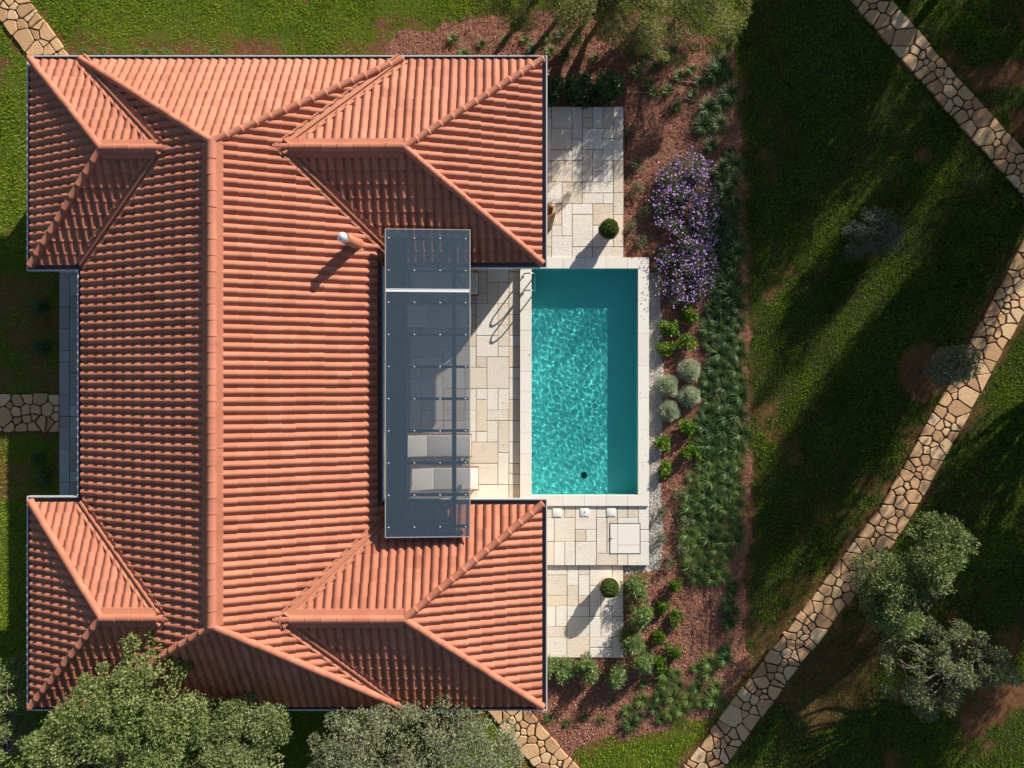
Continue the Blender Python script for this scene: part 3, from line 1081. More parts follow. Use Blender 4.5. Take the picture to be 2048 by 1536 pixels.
def valley(p0, p1):
    """sheet valley with a raised middle rib and edge ribs, p0 low p1 high"""
    p0, p1 = Vector(p0), Vector(p1)
    d = Vector((p1.x - p0.x, p1.y - p0.y, 0)).normalized()
    s = Vector((-d.y, d.x, 0))
    prof = [(-.20, .10), (-.18, .155), (-.145, .155), (-.13, .115), (-.03, .095), (-.022, .15), (.022, .15), (.03, .095), (.13, .115), (.145, .155), (.18, .155), (.20, .10)]
    V, F = [], []
    for p in (p0 - (p1 - p0).normalized() * .02, p1 + (p1 - p0).normalized() * .10):
        for (o, h) in prof:
            V.append(tuple(p + s * o + Vector((0, 0, h - .02))))
    n = len(prof)
    for k in range(n - 1):
        F.append((k, k + 1, n + k + 1, n + k))
    mb = MB()
    mb.add(V, F, .6)
    vpart(mb.build('valley_gutter', M['valley']))


def zmainE(x): return ZE + SL_E * (XEM - x)


for (xm, xj, yn, ys, east) in ((XEM, XJE, YN, YNE, 1), (XEM, XJE, YSE, YS, 1), (XWM, XJW, YN, YNW, 0), (XWM, XJW, YSW, YS, 0)):
    yw = (yn + ys) / 2
    for ye in (yn, ys):
        inner = False
        if inner:
            f = (XEC - XEM) / (xj - XEM)
            valley((XEM + (xj - XEM) * f, ye + (yw - ye) * f, ZE + (ZW - ZE) * f), (xj, yw, ZW))
        else:
            valley((xm, ye, ZE), (xj, yw, ZW))

# eaves: gutters with a bright outer lip, soffit, walls
def gutter_run(i):
    n = len(PERIM)
    a, b = PERIM[i], PERIM[(i + 1) % n]
    inner = [offset_poly(PERIM, d) for d in (-.05, .02, .11, .125, .138, .145)]
    zz = [-.02, -.13, -.13, -.02, -.015, -.10]
    zo = ZE
    if abs(a[0] - XEC) < .01 and abs(b[0] - XEC) < .01: zo = zmainE(XEC)
    mb, lip = MB(), MB()
    pa = [(inner[k][i][0], inner[k][i][1], zo + zz[k]) for k in range(4)]
    pb = [(inner[k][(i + 1) % n][0], inner[k][(i + 1) % n][1], zo + zz[k]) for k in range(4)]
    mb.add(pa + pb, [(k, k + 1, 5 + k, 4 + k) for k in range(3)], random.random())
    o = vpart(mb.build('gutter', M['gutter']))
    def q(d, z, e): 
        pl = offset_poly(PERIM, d)
        return (*pl[e], zo + z)
    i2 = (i + 1) % n
    V = []
    for e in (i, i2):
        V += [q(.114, -.03, e), q(.114, -.002, e), q(.148, -.002, e), q(.148, -.135, e)]
    lip.add(V, [(k, k + 1, 5 + k, 4 + k) for k in range(3)], random.random())
    lo = lip.build('gutter_lip', M['gutter_lip'])
    lo.parent = o


for i in range(len(PERIM)): gutter_run(i)
sb = bmesh.new()
vs = [sb.verts.new((p[0], p[1], ZE - .14)) for p in offset_poly(PERIM, -.02)]
sb.faces.new(vs)
vpart(bm_obj('soffit', sb, M['soffit']))
WALL = offset_poly(PERIM, -.55)
wb = MB()
n = len(WALL)
wb.add([(p[0], p[1], -.3) for p in WALL] + [(p[0], p[1], ZE - .141) for p in WALL], [(i, (i + 1) % n, n + (i + 1) % n, n + i) for i in range(n)])
vpart(wb.build('wall', M['plaster']))


def opening(kind, x, y, z0, w, h, nx_, ny_):
    """window or glazed door on the wall at x,y facing nx_,ny_"""
    fr, pn = MB(), MB()
    tx, ty = -ny_, nx_
    def bar(a0, a1, b0, b1, d0, d1, mbx):
        xs = sorted((x + tx * a0 + nx_ * d0, x + tx * a1 + nx_ * d1))
        ys = sorted((y + ty * a0 + ny_ * d0, y + ty * a1 + ny_ * d1))
        mbx.box(xs[0], xs[1], ys[0], ys[1], b0, b1)
    for a in (-w / 2, w / 2 - .06): bar(a, a + .06, z0, z0 + h, -.02, .05, fr)
    bar(-w / 2 + .06, w / 2 - .06, z0, z0 + .06, -.02, .048, fr)
    bar(-w / 2 + .06, w / 2 - .06, z0 + h - .06, z0 + h, -.02, .048, fr)
    bar(-.03, .03, z0 + .06, z0 + h - .06, -.02, .046, fr)
    bar(-w / 2 + .06, w / 2 - .06, z0 + .06, z0 + h - .06, -.01, .02, pn)
    f = vpart(fr.build(kind, M['door_wood']))
    p = pn.build('pane', M['pane'])
    p.parent = f


XWL, XEL = WALL[9][0], WALL[1][0]
for yy in (-1.9, 1.9): opening('window', XWL, yy, .9, 1.0, 1.1, -1, 0)
opening('door', XWL, -.9, .05, 1.0, 2.0, -1, 0)
for yy in (-1.6, 1.4): opening('door', WALL[3][0], yy, .02, 1.9, 2.05, 1, 0)
for yy in (YWN, YWS): opening('window', WALL[6][0], yy + (.4 if yy > 0 else 0), .9, 1.1, 1.1, 1, 0)
opening('window', -7.0, WALL[0][1], .9, 1.2, 1.1, 0, 1)
opening('window', -5.2, WALL[6][1], .9, 1.2, 1.1, 0, -1)

# two open wooden door leaves beyond the east wall of the north wing
def door_leaf(hx, hy, tx_, ty_, z0=.12, h=2.0):
    d = Vector((tx_ - hx, ty_ - hy, 0))
    L = d.length
    d.normalize()
    s = Vector((-d.y, d.x, 0))
    mb = MB()
    def slab(a0, a1, zz0, zz1, t0, t1):
        V = []
        for z in (zz0, zz1):
            for (a, t) in ((a0, t0), (a1, t0), (a1, t1), (a0, t1)):
                p = Vector((hx, hy, 0)) + d * a + s * t
                V.append((p.x, p.y, z))
        mb.add(V, [(3, 2, 1, 0), (4, 5, 6, 7), (0, 1, 5, 4), (1, 2, 6, 5), (2, 3, 7, 6), (3, 0, 4, 7)], random.random())
    slab(0, .09, z0, z0 + h, -.022, .022)
    slab(L - .09, L, z0, z0 + h, -.022, .022)
    for zz in (z0, z0 + h * .45, z0 + h - .11): slab(.09, L - .09, zz, zz + .11, -.020, .020)
    for k in range(9): slab(.09, L - .09, z0 + .13 + k * (h * .45 - .15) / 9, z0 + .13 + k * (h * .45 - .15) / 9 + .07, -.012, .012)
    for k in range(9): slab(.09, L - .09, z0 + h * .5 + .02 + k * .088, z0 + h * .5 + .09 + k * .088, -.012, .012)
    o = vpart(mb.build('door_leaf', M['door_wood']))
    hb = MB()
    p = Vector((hx, hy, 0)) + d * (L - .045)
    hb.tube([tuple(p + s * .022 + Vector((0, 0, 1.05))), tuple(p + s * .07 + Vector((0, 0, 1.05))), tuple(p + s * .07 - d * .1 + Vector((0, 0, 1.05)))], .009, 8)
    hb.build('handle', M['steel']).parent = o


hxx = WALL[1][0] + .03
door_leaf(hxx, P(0, 382, 2.1)[1], *P2(1107, 415, 2.1))
door_leaf(hxx, P(0, 462, 2.1)[1], *P2(1111, 425, 2.1))

# flue pipe with a metal cowl
fx, fy = P2(714, 488, 2.77)
fz = ZE + SL_E * (XEM - fx)
tx_, ty_ = P2(684, 474, 3.82)
pm = MB()
pm.tube([(fx, fy, fz - .1), (fx, fy, fz + .04), (tx_ + .02, ty_ + .02, 3.62)], [.15, .148, .145], 20, .62)
pm.tube([(fx, fy, fz - .05), (fx, fy, fz + .12)], [.2, .15], 20, .5)
flue = vpart(pm.build('chimney', M['valley'], smooth=True))
for p in flue.data.polygons: p.use_smooth = len(p.vertices) == 4
cb = MB()
cb.lathe((tx_, ty_, 3.60), [(.10, 0), (.10, .14), (.075, .15), (.075, .2), (.135, .19), (.135, .21), (.11, .255), (.05, .29), (.0, .295)], 24)
cb.build('chimney_cap', M['gutter_lip'], smooth=True).parent = flue
fl = MB()
V = []
for (qx, qy) in ((694, 468), (724, 470), (726, 503), (696, 503)):
    x, y = P2(qx, qy, 2.85)
    V.append((x, y, ZE + SL_E * (XEM - x) + .085))
V += [(a, b, c - .06) for a, b, c in V]
fl.add(V, [(0, 1, 2, 3), (0, 4, 5, 1), (1, 5, 6, 2), (2, 6, 7, 3), (3, 7, 4, 0)], .55)
fl.build('flashing', M['valley']).parent = flue

# ------------------------------------------------------------------ tinted canopy
CZ0, CZ1 = 3.02, 2.90
cx0, cx1 = P(771, 0, CZ0)[0], P(940, 0, CZ1)[0]
cy0, cy1 = P(0, 460, 2.96)[1], P(0, 1073, 2.96)[1]
cys = P(0, 581, 2.96)[1]


def cz(x): return CZ0 + (CZ1 - CZ0) * (x - cx0) / (cx1 - cx0)


can = empty('canopy', ((cx0 + cx1) / 2, 0, 0))
tag(can, 'dark tinted translucent canopy over the terrace between house and pool', 'canopy')
CO = Vector(can.location)


def cpart(o):
    o.parent = can
    o.location = -CO
    return o


def sloped_box(mb, x0, x1, y0, y1, h0, h1, tint=.5):
    V = [(x, y, cz(x) + h) for h in (h0, h1) for (x, y) in ((x0, y0), (x1, y0), (x1, y1), (x0, y1))]
    mb.add(V, [(3, 2, 1, 0), (4, 5, 6, 7), (0, 1, 5, 4), (1, 2, 6, 5), (2, 3, 7, 6), (3, 0, 4, 7)], tint)


for (ya, yb) in ((cys + .045, cy0), (cy1, cys - .045)):
    mb = MB()
    sloped_box(mb, cx0 + .012, cx1 - .012, ya, yb, 0, .012)
    cpart(mb.build('roof_panel', M['glass']))
mb = MB()
for (a, b, c_, d_) in ((cx0 - .012, cx1 + .012, cy0 + .002, cy0 + .022), (cx0 - .012, cx1 + .012, cy1 - .022, cy1 - .002)):
    sloped_box(mb, a, b, c_, d_, -.02, .02, random.random())
for (a, b) in ((cx0 - .012, cx0 + .010), (cx1 - .010, cx1 + .012)):
    sloped_box(mb, a, b, cy1, cy0, -.02, .022, random.random())
cpart(mb.build('edge_trim', M['alu']))
mb = MB()
for (ya, yb, h) in ((cys - .042, cys - .022, .022), (cys - .020, cys + .020, .016), (cys + .022, cys + .042, .022)):
    sloped_box(mb, cx0 + .013, cx1 - .013, ya, yb, -.01, h, .1 if h < .02 else 1)
cpart(mb.build('joint_profile', M['bolt']))
rows = [P(0, 477 + (1054 - 477) * k / 9, 2.96)[1] for k in range(10)]
for y in rows:
    mb = MB()
    sloped_box(mb, cx0 + .04, cx1 - .05, y - .035, y + .035, -.13, -.004)
    cpart(mb.build('rafter', M['dark_metal']))
for y in rows:
    for px in (778, 829, 880, 931):
        x = P(px, 0, 2.96)[0]
        mb = MB()
        mb.lathe((x, y, cz(x) + .012), [(.017, 0), (.017, .006), (.011, .012), (0, .014)], 10)
        cpart(mb.build('bolt', M['bolt'], smooth=True))
bx = P(908, 0, 2.75)[0]
mb = MB()
mb.box(bx - .055, bx + .055, cy1 + .12, cy0 - .12, 2.60, 2.77)
cpart(mb.build('beam', M['dark_metal']))
mb = MB()
sloped_box(mb, cx0 + .03, cx0 + .56, cy1 + .05, cy0 - .05, -.22, -.14)
cpart(mb.build('shade_sheet', M['dark_metal']))  # dark sheet put in for the deep shade along the house wall
for y in (YNE - .22, YSE + .22):
    mb = MB()
    mb.box(bx - .045, bx + .045, y - .045, y + .045, .0, 2.599)
    mb.box(bx - .09, bx + .09, y - .09, y + .09, .001, .015)
    cpart(mb.build('post', M['dark_metal']))

# ------------------------------------------------------------------ pool
px0, px1 = POOL_IN[0][0], POOL_IN[1][0]
py1, py0 = POOL_IN[0][1], POOL_IN[1][1]
pool = empty('swimming_pool', ((px0 + px1) / 2, (py0 + py1) / 2, 0))
tag(pool, 'rectangular turquoise swimming pool with pale stone coping', 'pool')
PO = Vector(pool.location)


def ppart(o, parent=pool):
    o.parent = parent
    if parent is pool: o.location = -PO
    return o


FLOOR = -.52
mb = MB()
e = .02
V = [(px0 - e, py0 - e, FLOOR), (px1 + e, py0 - e, FLOOR), (px1 + e, py1 + e, FLOOR), (px0 - e, py1 + e, FLOOR)]
V += [(a, b, .095) for a, b, c in V]
mb.add(V, [(0, 1, 2, 3), (0, 4, 5, 1), (1, 5, 6, 2), (2, 6, 7, 3), (3, 7, 4, 0)], .5)
basin = ppart(mb.build('basin', M['basin']))
# coping stones
mb = MB()
r = random.Random(3)
ox0, ox1, oy1, oy0 = POOL_OUT[0][0], POOL_OUT[1][0], POOL_OUT[0][1], POOL_OUT[1][1]


def stones(x0, x1, y0, y1, along, L):
    a0, a1 = (x0, x1) if along == 'x' else (y0, y1)
    n = max(1, round((a1 - a0) / L))
    for k in range(n):
        s0, s1 = a0 + (a1 - a0) * k / n + .002, a0 + (a1 - a0) * (k + 1) / n - .002
        zt = .15 + r.uniform(-.0015, .0015)
        b = (s0, s1, y0, y1) if along == 'x' else (x0, x1, s0, s1)
        X0, X1, Y0, Y1 = b
        bv = .012
        co = [(X0, Y0), (X1, Y0), (X1, Y1), (X0, Y1)]
        ci = [(X0 + bv * .4, Y0 + bv * .4), (X1 - bv * .4, Y0 + bv * .4), (X1 - bv * .4, Y1 - bv * .4), (X0 + bv * .4, Y1 - bv * .4)]
        V = [(*c, .09) for c in co] + [(*c, zt - .008) for c in co] + [(*c, zt) for c in ci]
        F = [(8, 9, 10, 11), (3, 2, 1, 0)]
        for q in range(4):
            q2 = (q + 1) % 4
            F += [(q, q2, 4 + q2, 4 + q), (4 + q, 4 + q2, 8 + q2, 8 + q)]
        mb.add(V, F, r.random())


stones(ox0, ox1, py1, oy1, 'x', .66)
stones(ox0, ox1, oy0, py0, 'x', .62)
stones(ox0, px0, py0, py1, 'y', .66)
stones(px1, ox1, py0, py1, 'y', .95)
ppart(mb.build('coping', M['coping']))
mb = MB()
for (a, b, c, d) in ((ox0 + .02, px0 - e - .001, oy0 + .02, oy1 - .02), (px1 + e + .001, ox1 - .02, oy0 + .02, oy1 - .02), (px0 - e, px1 + e, py1 + e + .001, oy1 - .021), (px0 - e, px1 + e, oy0 + .021, py0 - e - .001)):
    mb.box(a, b, c, d, -.35, .089)
ppart(mb.build('plinth', M['slab']))
# water with real ripples
sp = .016
nxw, nyw = int((px1 - px0 + 2 * e) / sp) + 1, int((py1 - py0 + 2 * e) / sp) + 1
wx, wy = np.linspace(px0 - e, px1 + e, nxw), np.linspace(py0 - e, py1 + e, nyw)
WX, WY = np.meshgrid(wx, wy, indexing='ij')
rw = np.random.default_rng(5)
WZ = np.zeros_like(WX)
for k in range(46):
    lam = rw.uniform(.085, .34)
    th = rw.uniform(0, 2 * np.pi)
    ph = rw.uniform(0, 2 * np.pi)
    kx, ky = 2 * np.pi / lam * math.cos(th), 2 * np.pi / lam * math.sin(th)
    WZ += .00044 * lam / .3 * np.sin(kx * WX + ky * WY + ph + 1.2 * np.sin(2.1 * WX + th) + 1.1 * np.sin(1.7 * WY + ph))
for (qx, qy, am, lam) in ((px0 - .2, py1 - 1.4, .0009, .17), (px1 + .5, py1 - 3.5, .0007, .22)):
    d = np.hypot(WX - qx, WY - qy)
    WZ += am * np.sin(2 * np.pi * d / lam) * np.exp(-d / 2.6)
amp = 1.25 - .5 * np.clip((py1 - WY) / (py1 - py0), 0, 1)
WZ *= amp * (.45 + 1.1 * fbm(WX, WY, 1.1, 201, 2))
fade = np.minimum(1, np.minimum.reduce([WX - wx[0], wx[-1] - WX, WY - wy[0], wy[-1] - WY]) / .04)
idx = np.arange(nxw * nyw).reshape(nxw, nyw)
Q = np.stack([idx[:-1, :-1], idx[1:, :-1], idx[1:, 1:], idx[:-1, 1:]], -1).reshape(-1, 4)
mb = MB()
mb.add(np.stack([WX, WY, .062 + WZ * fade], -1).reshape(-1, 3), Q)
water = ppart(mb.build('water', M['water'], smooth=True))
try:
    water.cycles.is_caustics_caster = True
    basin.cycles.is_caustics_receiver = True
except Exception as ex:
    print('caustics flags', ex)
mb = MB()
dx_, dy_ = P2(1168, 950, -.38)
mb.lathe((dx_, dy_, FLOOR), [(.10, .0), (.10, .012), (.085, .018), (.0, .02)], 24)
ppart(mb.build('drain', M['basin_trim']))

# ladder
lad = empty('pool_ladder', (px0, P(0, 567, .15)[1], .15))
tag(lad, 'chrome pool ladder with curved handrails at the pool edge', 'ladder')
LO = Vector(lad.location)
for yp in (549, 583):
    y = P(0, yp, .5)[1]
    pts = [(px0 - .25, y, .152), (px0 - .25, y, .40)]
    for k in range(1, 10):
        a = math.pi - math.pi * k / 9 * .97
        pts.append((px0 - .08 + .17 * math.cos(a), y, .55 + .20 * math.sin(a)))
    pts += [(px0 + .09, y, .30), (px0 + .085, y, -.2), (px0 + .08, y, -.47)]
    mb = MB()
    mb.tube(pts, .021, 12)
    mb.lathe((px0 - .25, y, .1515), [(.045, 0), (.045, .01), (.03, .022), (.02, .03)], 16)
    o = mb.build('handrail', M['steel'], lad, smooth=True)
    o.location = -LO
ya, yb = P(0, 583, .5)[1], P(0, 549, .5)[1]
for zz in (-.02, -.22, -.42):
    mb = MB()
    mb.box(px0 + .07, px0 + .15, ya + .02, yb - .02, zz, zz + .03)
    o = mb.build('step', M['white_plastic'], lad)
    o.location = -LO

# skimmer lids and the access hatch on the south terrace
SZ = .0935
for (qx, qy, hole, lab) in ((1114, 1025, 0, 'white square skimmer lid nearest the house on the stone terrace'), (1169, 1024, 1, 'white square skimmer lid with a dark centre hole'),
                            (1222, 1024, 0, 'white square skimmer lid just above the access hatch')):
    x, y = P2(qx, qy, SZ)
    root = rounded_box('skimmer_lid', (.27, .26, .018), (0, 0, .009), M['white_plastic'], None, .004, 2)
    root.location = (x, y, SZ)
    tag(root, lab, 'lid', 'skimmer lids by the pool')
    if hole:
        h = MB()
        h.lathe((0, 0, .0182), [(.022, 0), (.022, .003), (.015, .003), (.014, .0005), (0, .0005)], 16)
        h.build('finger_hole', M['basin_trim'], root)
hx0, hy1 = P2(1219, 1046, SZ)
hx1, hy0 = P2(1281, 1108, SZ)
hat = empty('access_hatch', ((hx0 + hx1) / 2, (hy0 + hy1) / 2, SZ))
tag(hat, 'square stone topped access hatch with a dark frame in the terrace', 'hatch')
w2, h2 = (hx1 - hx0) / 2, (hy1 - hy0) / 2
mb = MB()
for (a, b, c, d) in ((-w2, w2, -h2, -h2 + .022), (-w2, w2, h2 - .022, h2), (-w2, -w2 + .022, -h2 + .022, h2 - .022), (w2 - .022, w2, -h2 + .022, h2 - .022)):
    mb.box(a, b, c, d, -.02, .004)
mb.build('frame', M['dark_metal'], hat)
mb = MB()
gx, gy = -w2 + .25, -h2 + .28
g = .006
for (a, b, c, d) in ((-w2 + .027, gx - g, -h2 + .027, .0 - .003), (-w2 + .027, gx - g, .003, h2 - .027), (gx + g, w2 - .027, -h2 + .027, gy - g), (gx + g, w2 - .027, gy + g, h2 - .027)):
    mb.box(a, b, c, d, -.02, .012, random.random())
mb.build('stone_inlay', M['coping'], hat)
mb = MB()
mb.box(-w2 + .027, w2 - .027, -h2 + .027, h2 - .027, -.03, -.0045 + .009)
mb.build('tray', M['joint'], hat)
mb = MB()
mb.add([(-w2 + .01, -.04, .0135), (-w2 + .10, .0, .0135), (-w2 + .01, .05, .0135), (-w2 + .01, -.04, .019), (-w2 + .10, .0, .019), (-w2 + .01, .05, .019)],
       [(2, 1, 0), (3, 4, 5), (0, 1, 4, 3), (1, 2, 5, 4), (2, 0, 3, 5)])
mb.build('handle', M['teak'], hat)

# ------------------------------------------------------------------ foliage helpers
def leaf_quads(mb, c, d, nrm, ln, wd, tint):
    d = unit(d)
    s = unit(np.cross(d, nrm))
    up = np.cross(s, d)
    L, Wd = ln[:, None], wd[:, None]
    V = np.stack([c, c + d * L * .45 + s * Wd * .5 + up * L * .06, c + d * L, c + d * L * .45 - s * Wd * .5 + up * L * .06], 1).reshape(-1, 3)
    mb.add(V, np.arange(len(c) * 4).reshape(-1, 4), tint)


def rand_dirs(n, r=rng):
    return unit(r.normal(0, 1, (n, 3)))


def blob_leaves(mb, blobs, per, leaf, asp=.45, upb=.35, shell=.55, tspread=.16, ttop=.5):
    """leaves through clumps (x, y, z, radius); denser towards each clump's outside"""
    nb = len(blobs)
    idx = np.repeat(np.arange(nb), per)
    n = len(idx)
    o = rand_dirs(n)
    o[:, 2] = np.where(rng.random(n) < upb, np.abs(o[:, 2]), o[:, 2])
    rad = blobs[idx, 3] * (shell + (1 - shell) * rng.random(n) ** .5)
    rad *= (.75 + .5 * vnoise(o[:, 0] * 3 + idx * 7.3, o[:, 1] * 3 + o[:, 2] * 2.2, .8, 141))
    c = blobs[idx, :3] + o * rad[:, None] * np.array([1, 1, .85])
    d = o * .7 + rng.normal(0, .6, (n, 3))
    nr = o * .5 + np.array([0, 0, .7]) + rng.normal(0, .45, (n, 3))
    ln = leaf * rng.uniform(.6, 1.25, n)
    tb = rng.normal(0, .10, nb)[idx]
    t = np.clip(ttop + tb + rng.normal(0, tspread, n), 0, 1)
    leaf_quads(mb, c, d, unit(nr), ln, ln * asp * rng.uniform(.8, 1.2, n), t)


def branch(mb, p0, p1, r0, r1, wob=.12, sides=6, steps=5, tint=None):
    p0, p1 = np.array(p0, float), np.array(p1, float)
    L = np.linalg.norm(p1 - p0)
    pts, rad = [], []
    sag = rng.normal(0, wob * L * .5, 3)
    for k in range(steps + 1):
        f = k / steps
        q = p0 + (p1 - p0) * f + sag * math.sin(math.pi * f) * .5 + (rng.normal(0, wob * L * .08, 3) if 0 < k < steps else 0)
        pts.append(tuple(q))
        rad.append(r0 + (r1 - r0) * f)
    mb.tube(pts, rad, sides, rng.random() if tint is None else tint)
    return pts


def crown_blobs(poly_px, zlow, ztop, rb, n, round_=.9):
    zm = zlow + (ztop - zlow) * .62
    poly = [P2(*q, zm) for q in poly_px]
    xs, ys = [q[0] for q in poly], [q[1] for q in poly]
    out = []
    while len(out) < n:
        x, y = rng.uniform(min(xs), max(xs)), rng.uniform(min(ys), max(ys))
        if not in_poly(np.array([x]), np.array([y]), poly)[0]: continue
        d = float(dist_line(np.array([x]), np.array([y]), poly, True)[0])
        r_ = rng.uniform(*rb)
        if d < r_ * .62: r_ = max(.10, d / .62)
        if d < .06: continue
        top = zlow + (ztop - zlow) * (1 - math.exp(-(d + .12) / round_)) ** .8
        z = top - abs(rng.normal(0, .25)) if rng.random() < .72 else rng.uniform(zlow, top)
        if any((x - q[0]) ** 2 + (y - q[1]) ** 2 + (z - q[2]) ** 2 < (r_ * .55) ** 2 for q in out[-60:]): 
            if rng.random() < .6: continue
        out.append((x, y, z, r_))
    return np.array(out)


def tree(name, label, group, blobs, trunks, leafmat, per=150, leaf=.085, asp=.45, trunk_r=.13, limbs=26, twigs=0, upb=.35, shell=.45, ttop=.5, cat='tree', bark='bark', spread=.16):
    base = trunks[0]
    root = empty(name, (base[0], base[1], -.05))
    tag(root, label, cat, group)
    O = np.array([base[0], base[1], -.05])
    tb = MB()
    b = blobs.copy()
    b[:, :3] -= O
    zf = b[:, 2].min() * .55 + .15
    forks = []
    for tr in trunks:
        p0 = np.array([tr[0], tr[1], -.1]) - O
        tgt = b[np.argsort(np.hypot(b[:, 0] - p0[0], b[:, 1] - p0[1]))[: max(3, len(b) // 5)], :3].mean(0)
        pf = p0 + (np.array([tgt[0], tgt[1], 0]) - np.array([p0[0], p0[1], 0])) * .22
        pf[2] = zf
        branch(tb, p0, pf, trunk_r * 1.15, trunk_r * .85, .06, 10, 5)
        forks.append(pf)
    sel = rng.choice(len(b), min(limbs, len(b)), replace=False)
    for i in sel:
        f = forks[int(np.argmin([np.linalg.norm(b[i, :2] - q[:2]) for q in forks]))]
        pts = branch(tb, f, b[i, :3], trunk_r * .55, .012, .16, 6, 6)
        for k in range(2):
            q = np.array(pts[rng.integers(3, 6)])
            j = int(np.argsort(np.linalg.norm(b[:, :3] - q, axis=1))[rng.integers(0, 6) % len(b)])
            branch(tb, q, b[j, :3], .022, .006, .15, 4, 3)
    tb.build('trunk', M[bark], root, smooth=True)
    if twigs:
        tw = MB()
        for _ in range(twigs):
            i = rng.integers(len(b))
            o = rand_dirs(1)[0]
            o[2] = abs(o[2]) * .8
            p0 = b[i, :3] - o * b[i, 3] * .3
            p1 = b[i, :3] + o * b[i, 3] * rng.uniform(1.0, 1.7)
            pts = branch(tw, p0, p1, .010, .003, .25, 3, 4)
            q = np.array(pts[2])
            branch(tw, q, q + rand_dirs(1)[0] * .25, .006, .002, .2, 3, 3)
        tw.build('twigs', M['twig'], root)
    lb = MB()
    blob_leaves(lb, b, per, leaf, asp, upb, shell, spread, ttop)
    lb.build('crown', M[leafmat], root)
    return root


# --- bottom trees leaning over the roof
bl = crown_blobs([(-60, 1535), (0, 1520), (40, 1486), (66, 1462), (92, 1436), (112, 1402), (130, 1374), (150, 1356), (184, 1354), (208, 1350), (212, 1316), (224, 1296), (266, 1282), (304, 1308), (338, 1333), (354, 1368), (380, 1392),
                  (390, 1440), (375, 1530), (370, 1680), (-60, 1680)], 2.9, 5.0, (.22, .42), 190)
tree('oak_tree', 'dense green oak tree overhanging the roof corner at lower left', 'evergreen trees along the house', bl, [P2(150, 1500)], 'oak_green', 260, .082, trunk_r=.17, ttop=.52)
bl = crown_blobs([(365, 1440), (400, 1415), (440, 1425), (480, 1412), (520, 1425), (556, 1452), (562, 1500), (545, 1560), (540, 1680), (360, 1680), (355, 1530)], 2.4, 4.3, (.2, .38), 95)
tree('oak_tree', 'greyish green oak tree beside a dark gap below the roof edge', 'evergreen trees along the house', bl, [P2(450, 1540)], 'oak', 250, .08, trunk_r=.13, ttop=.5)
bl = crown_blobs([(606, 1500), (640, 1462), (690, 1440), (735, 1428), (775, 1410), (790, 1435), (850, 1430), (895, 1412), (925, 1432), (960, 1450), (1000, 1465), (1035, 1500), (1045, 1560), (1040, 1690),
                  (600, 1690)], 2.2, 4.1, (.2, .4), 210)
tree('olive_tree', 'silvery olive tree by the short stone path at the bottom', 'evergreen trees along the house', bl, [P2(800, 1560)], 'olive', 270, .075, .36, trunk_r=.16, ttop=.5)
bl = crown_blobs([(-70, 1345), (-10, 1335), (20, 1350), (25, 1380), (38, 1372), (32, 1420), (20, 1470), (25, 1500), (-70, 1520)], 1.2, 3.0, (.13, .26), 34)
tree('thin_tree', 'sparse small tree with bare grey branches at the left edge', None, bl, [P2(35, 1500)], 'oak_green', 95, .085, trunk_r=.06, limbs=30, twigs=60, ttop=.55, bark='twig')

# --- top trees, stems stand just beyond the picture
bl = crown_blobs([(900, -190), (930, -30), (965, 5), (1005, 22), (1050, 40), (1090, 52), (1140, 66), (1190, 62), (1215, 40), (1220, -190)], 1.7, 3.2, (.2, .42), 150)
tree('garden_tree', 'feathery tree at the top edge nearest the roof corner', 'feathery trees at the top edge', bl, [P2(1150, -8), P2(1085, -20)], 'tamarisk', 230, .075, .3, trunk_r=.085, limbs=40, twigs=60, shell=.3, ttop=.5)
bl = np.concatenate([crown_blobs([(1195, -190), (1200, 40), (1225, 66), (1265, 70), (1300, 84), (1345, 100), (1380, -190)], 1.7, 3.3, (.2, .42), 110),
                     crown_blobs([(1340, -190), (1335, 60), (1345, 108), (1380, 105), (1400, 78), (1440, 86), (1475, 80), (1492, 40), (1515, 0), (1520, -190)], 1.0, 2.5, (.2, .42), 95)])
tree('garden_tree', 'larger feathery tree at the top edge shading the shrubs', 'feathery trees at the top edge', bl, [P2(1238, -5), P2(1195, 5), P2(1330, -15)], 'tamarisk', 230, .075, .3, trunk_r=.10, limbs=50, twigs=90, shell=.3, ttop=.52)

# --- right hand trees
bl = np.concatenate([
    crown_blobs([(1838, 1120), (1850, 1070), (1885, 1040), (1930, 1042), (1975, 1082), (1972, 1120), (1940, 1150), (1925, 1200), (1885, 1205), (1850, 1180)], 1.9, 3.9, (.17, .32), 62),
    crown_blobs([(1728, 1160), (1752, 1120), (1790, 1108), (1835, 1128), (1862, 1180), (1880, 1225), (1870, 1280), (1815, 1292), (1762, 1255), (1742, 1200)], 1.6, 3.5, (.17, .32), 66)])
tree('oak_tree', 'green oak tree with two rounded lobes beside the long stone path', 'oak trees beside the long path', bl, [P2(1815, 1215)], 'oak_green', 150, .075, trunk_r=.12, limbs=34, twigs=30, ttop=.5)
bl = crown_blobs([(1790, 1310), (1840, 1270), (1885, 1245), (1960, 1265), (2040, 1305), (2085, 1365), (2030, 1405), (1972, 1392), (1950, 1440), (1900, 1475), (1840, 1440), (1790, 1395)], 1.3, 3.0, (.13, .27), 78)
tree('oak_tree', 'sparse oak tree with many bare grey twigs at lower right', 'oak trees beside the long path', bl, [P2(1870, 1330)], 'oak', 115, .075, trunk_r=.11, limbs=50, twigs=420, ttop=.5, spread=.22)
bl = crown_blobs([(1700, 460), (1725, 425), (1765, 402), (1800, 415), (1845, 435), (1838, 465), (1805, 500), (1760, 515), (1715, 500)], .5, 1.9, (.12, .24), 42)
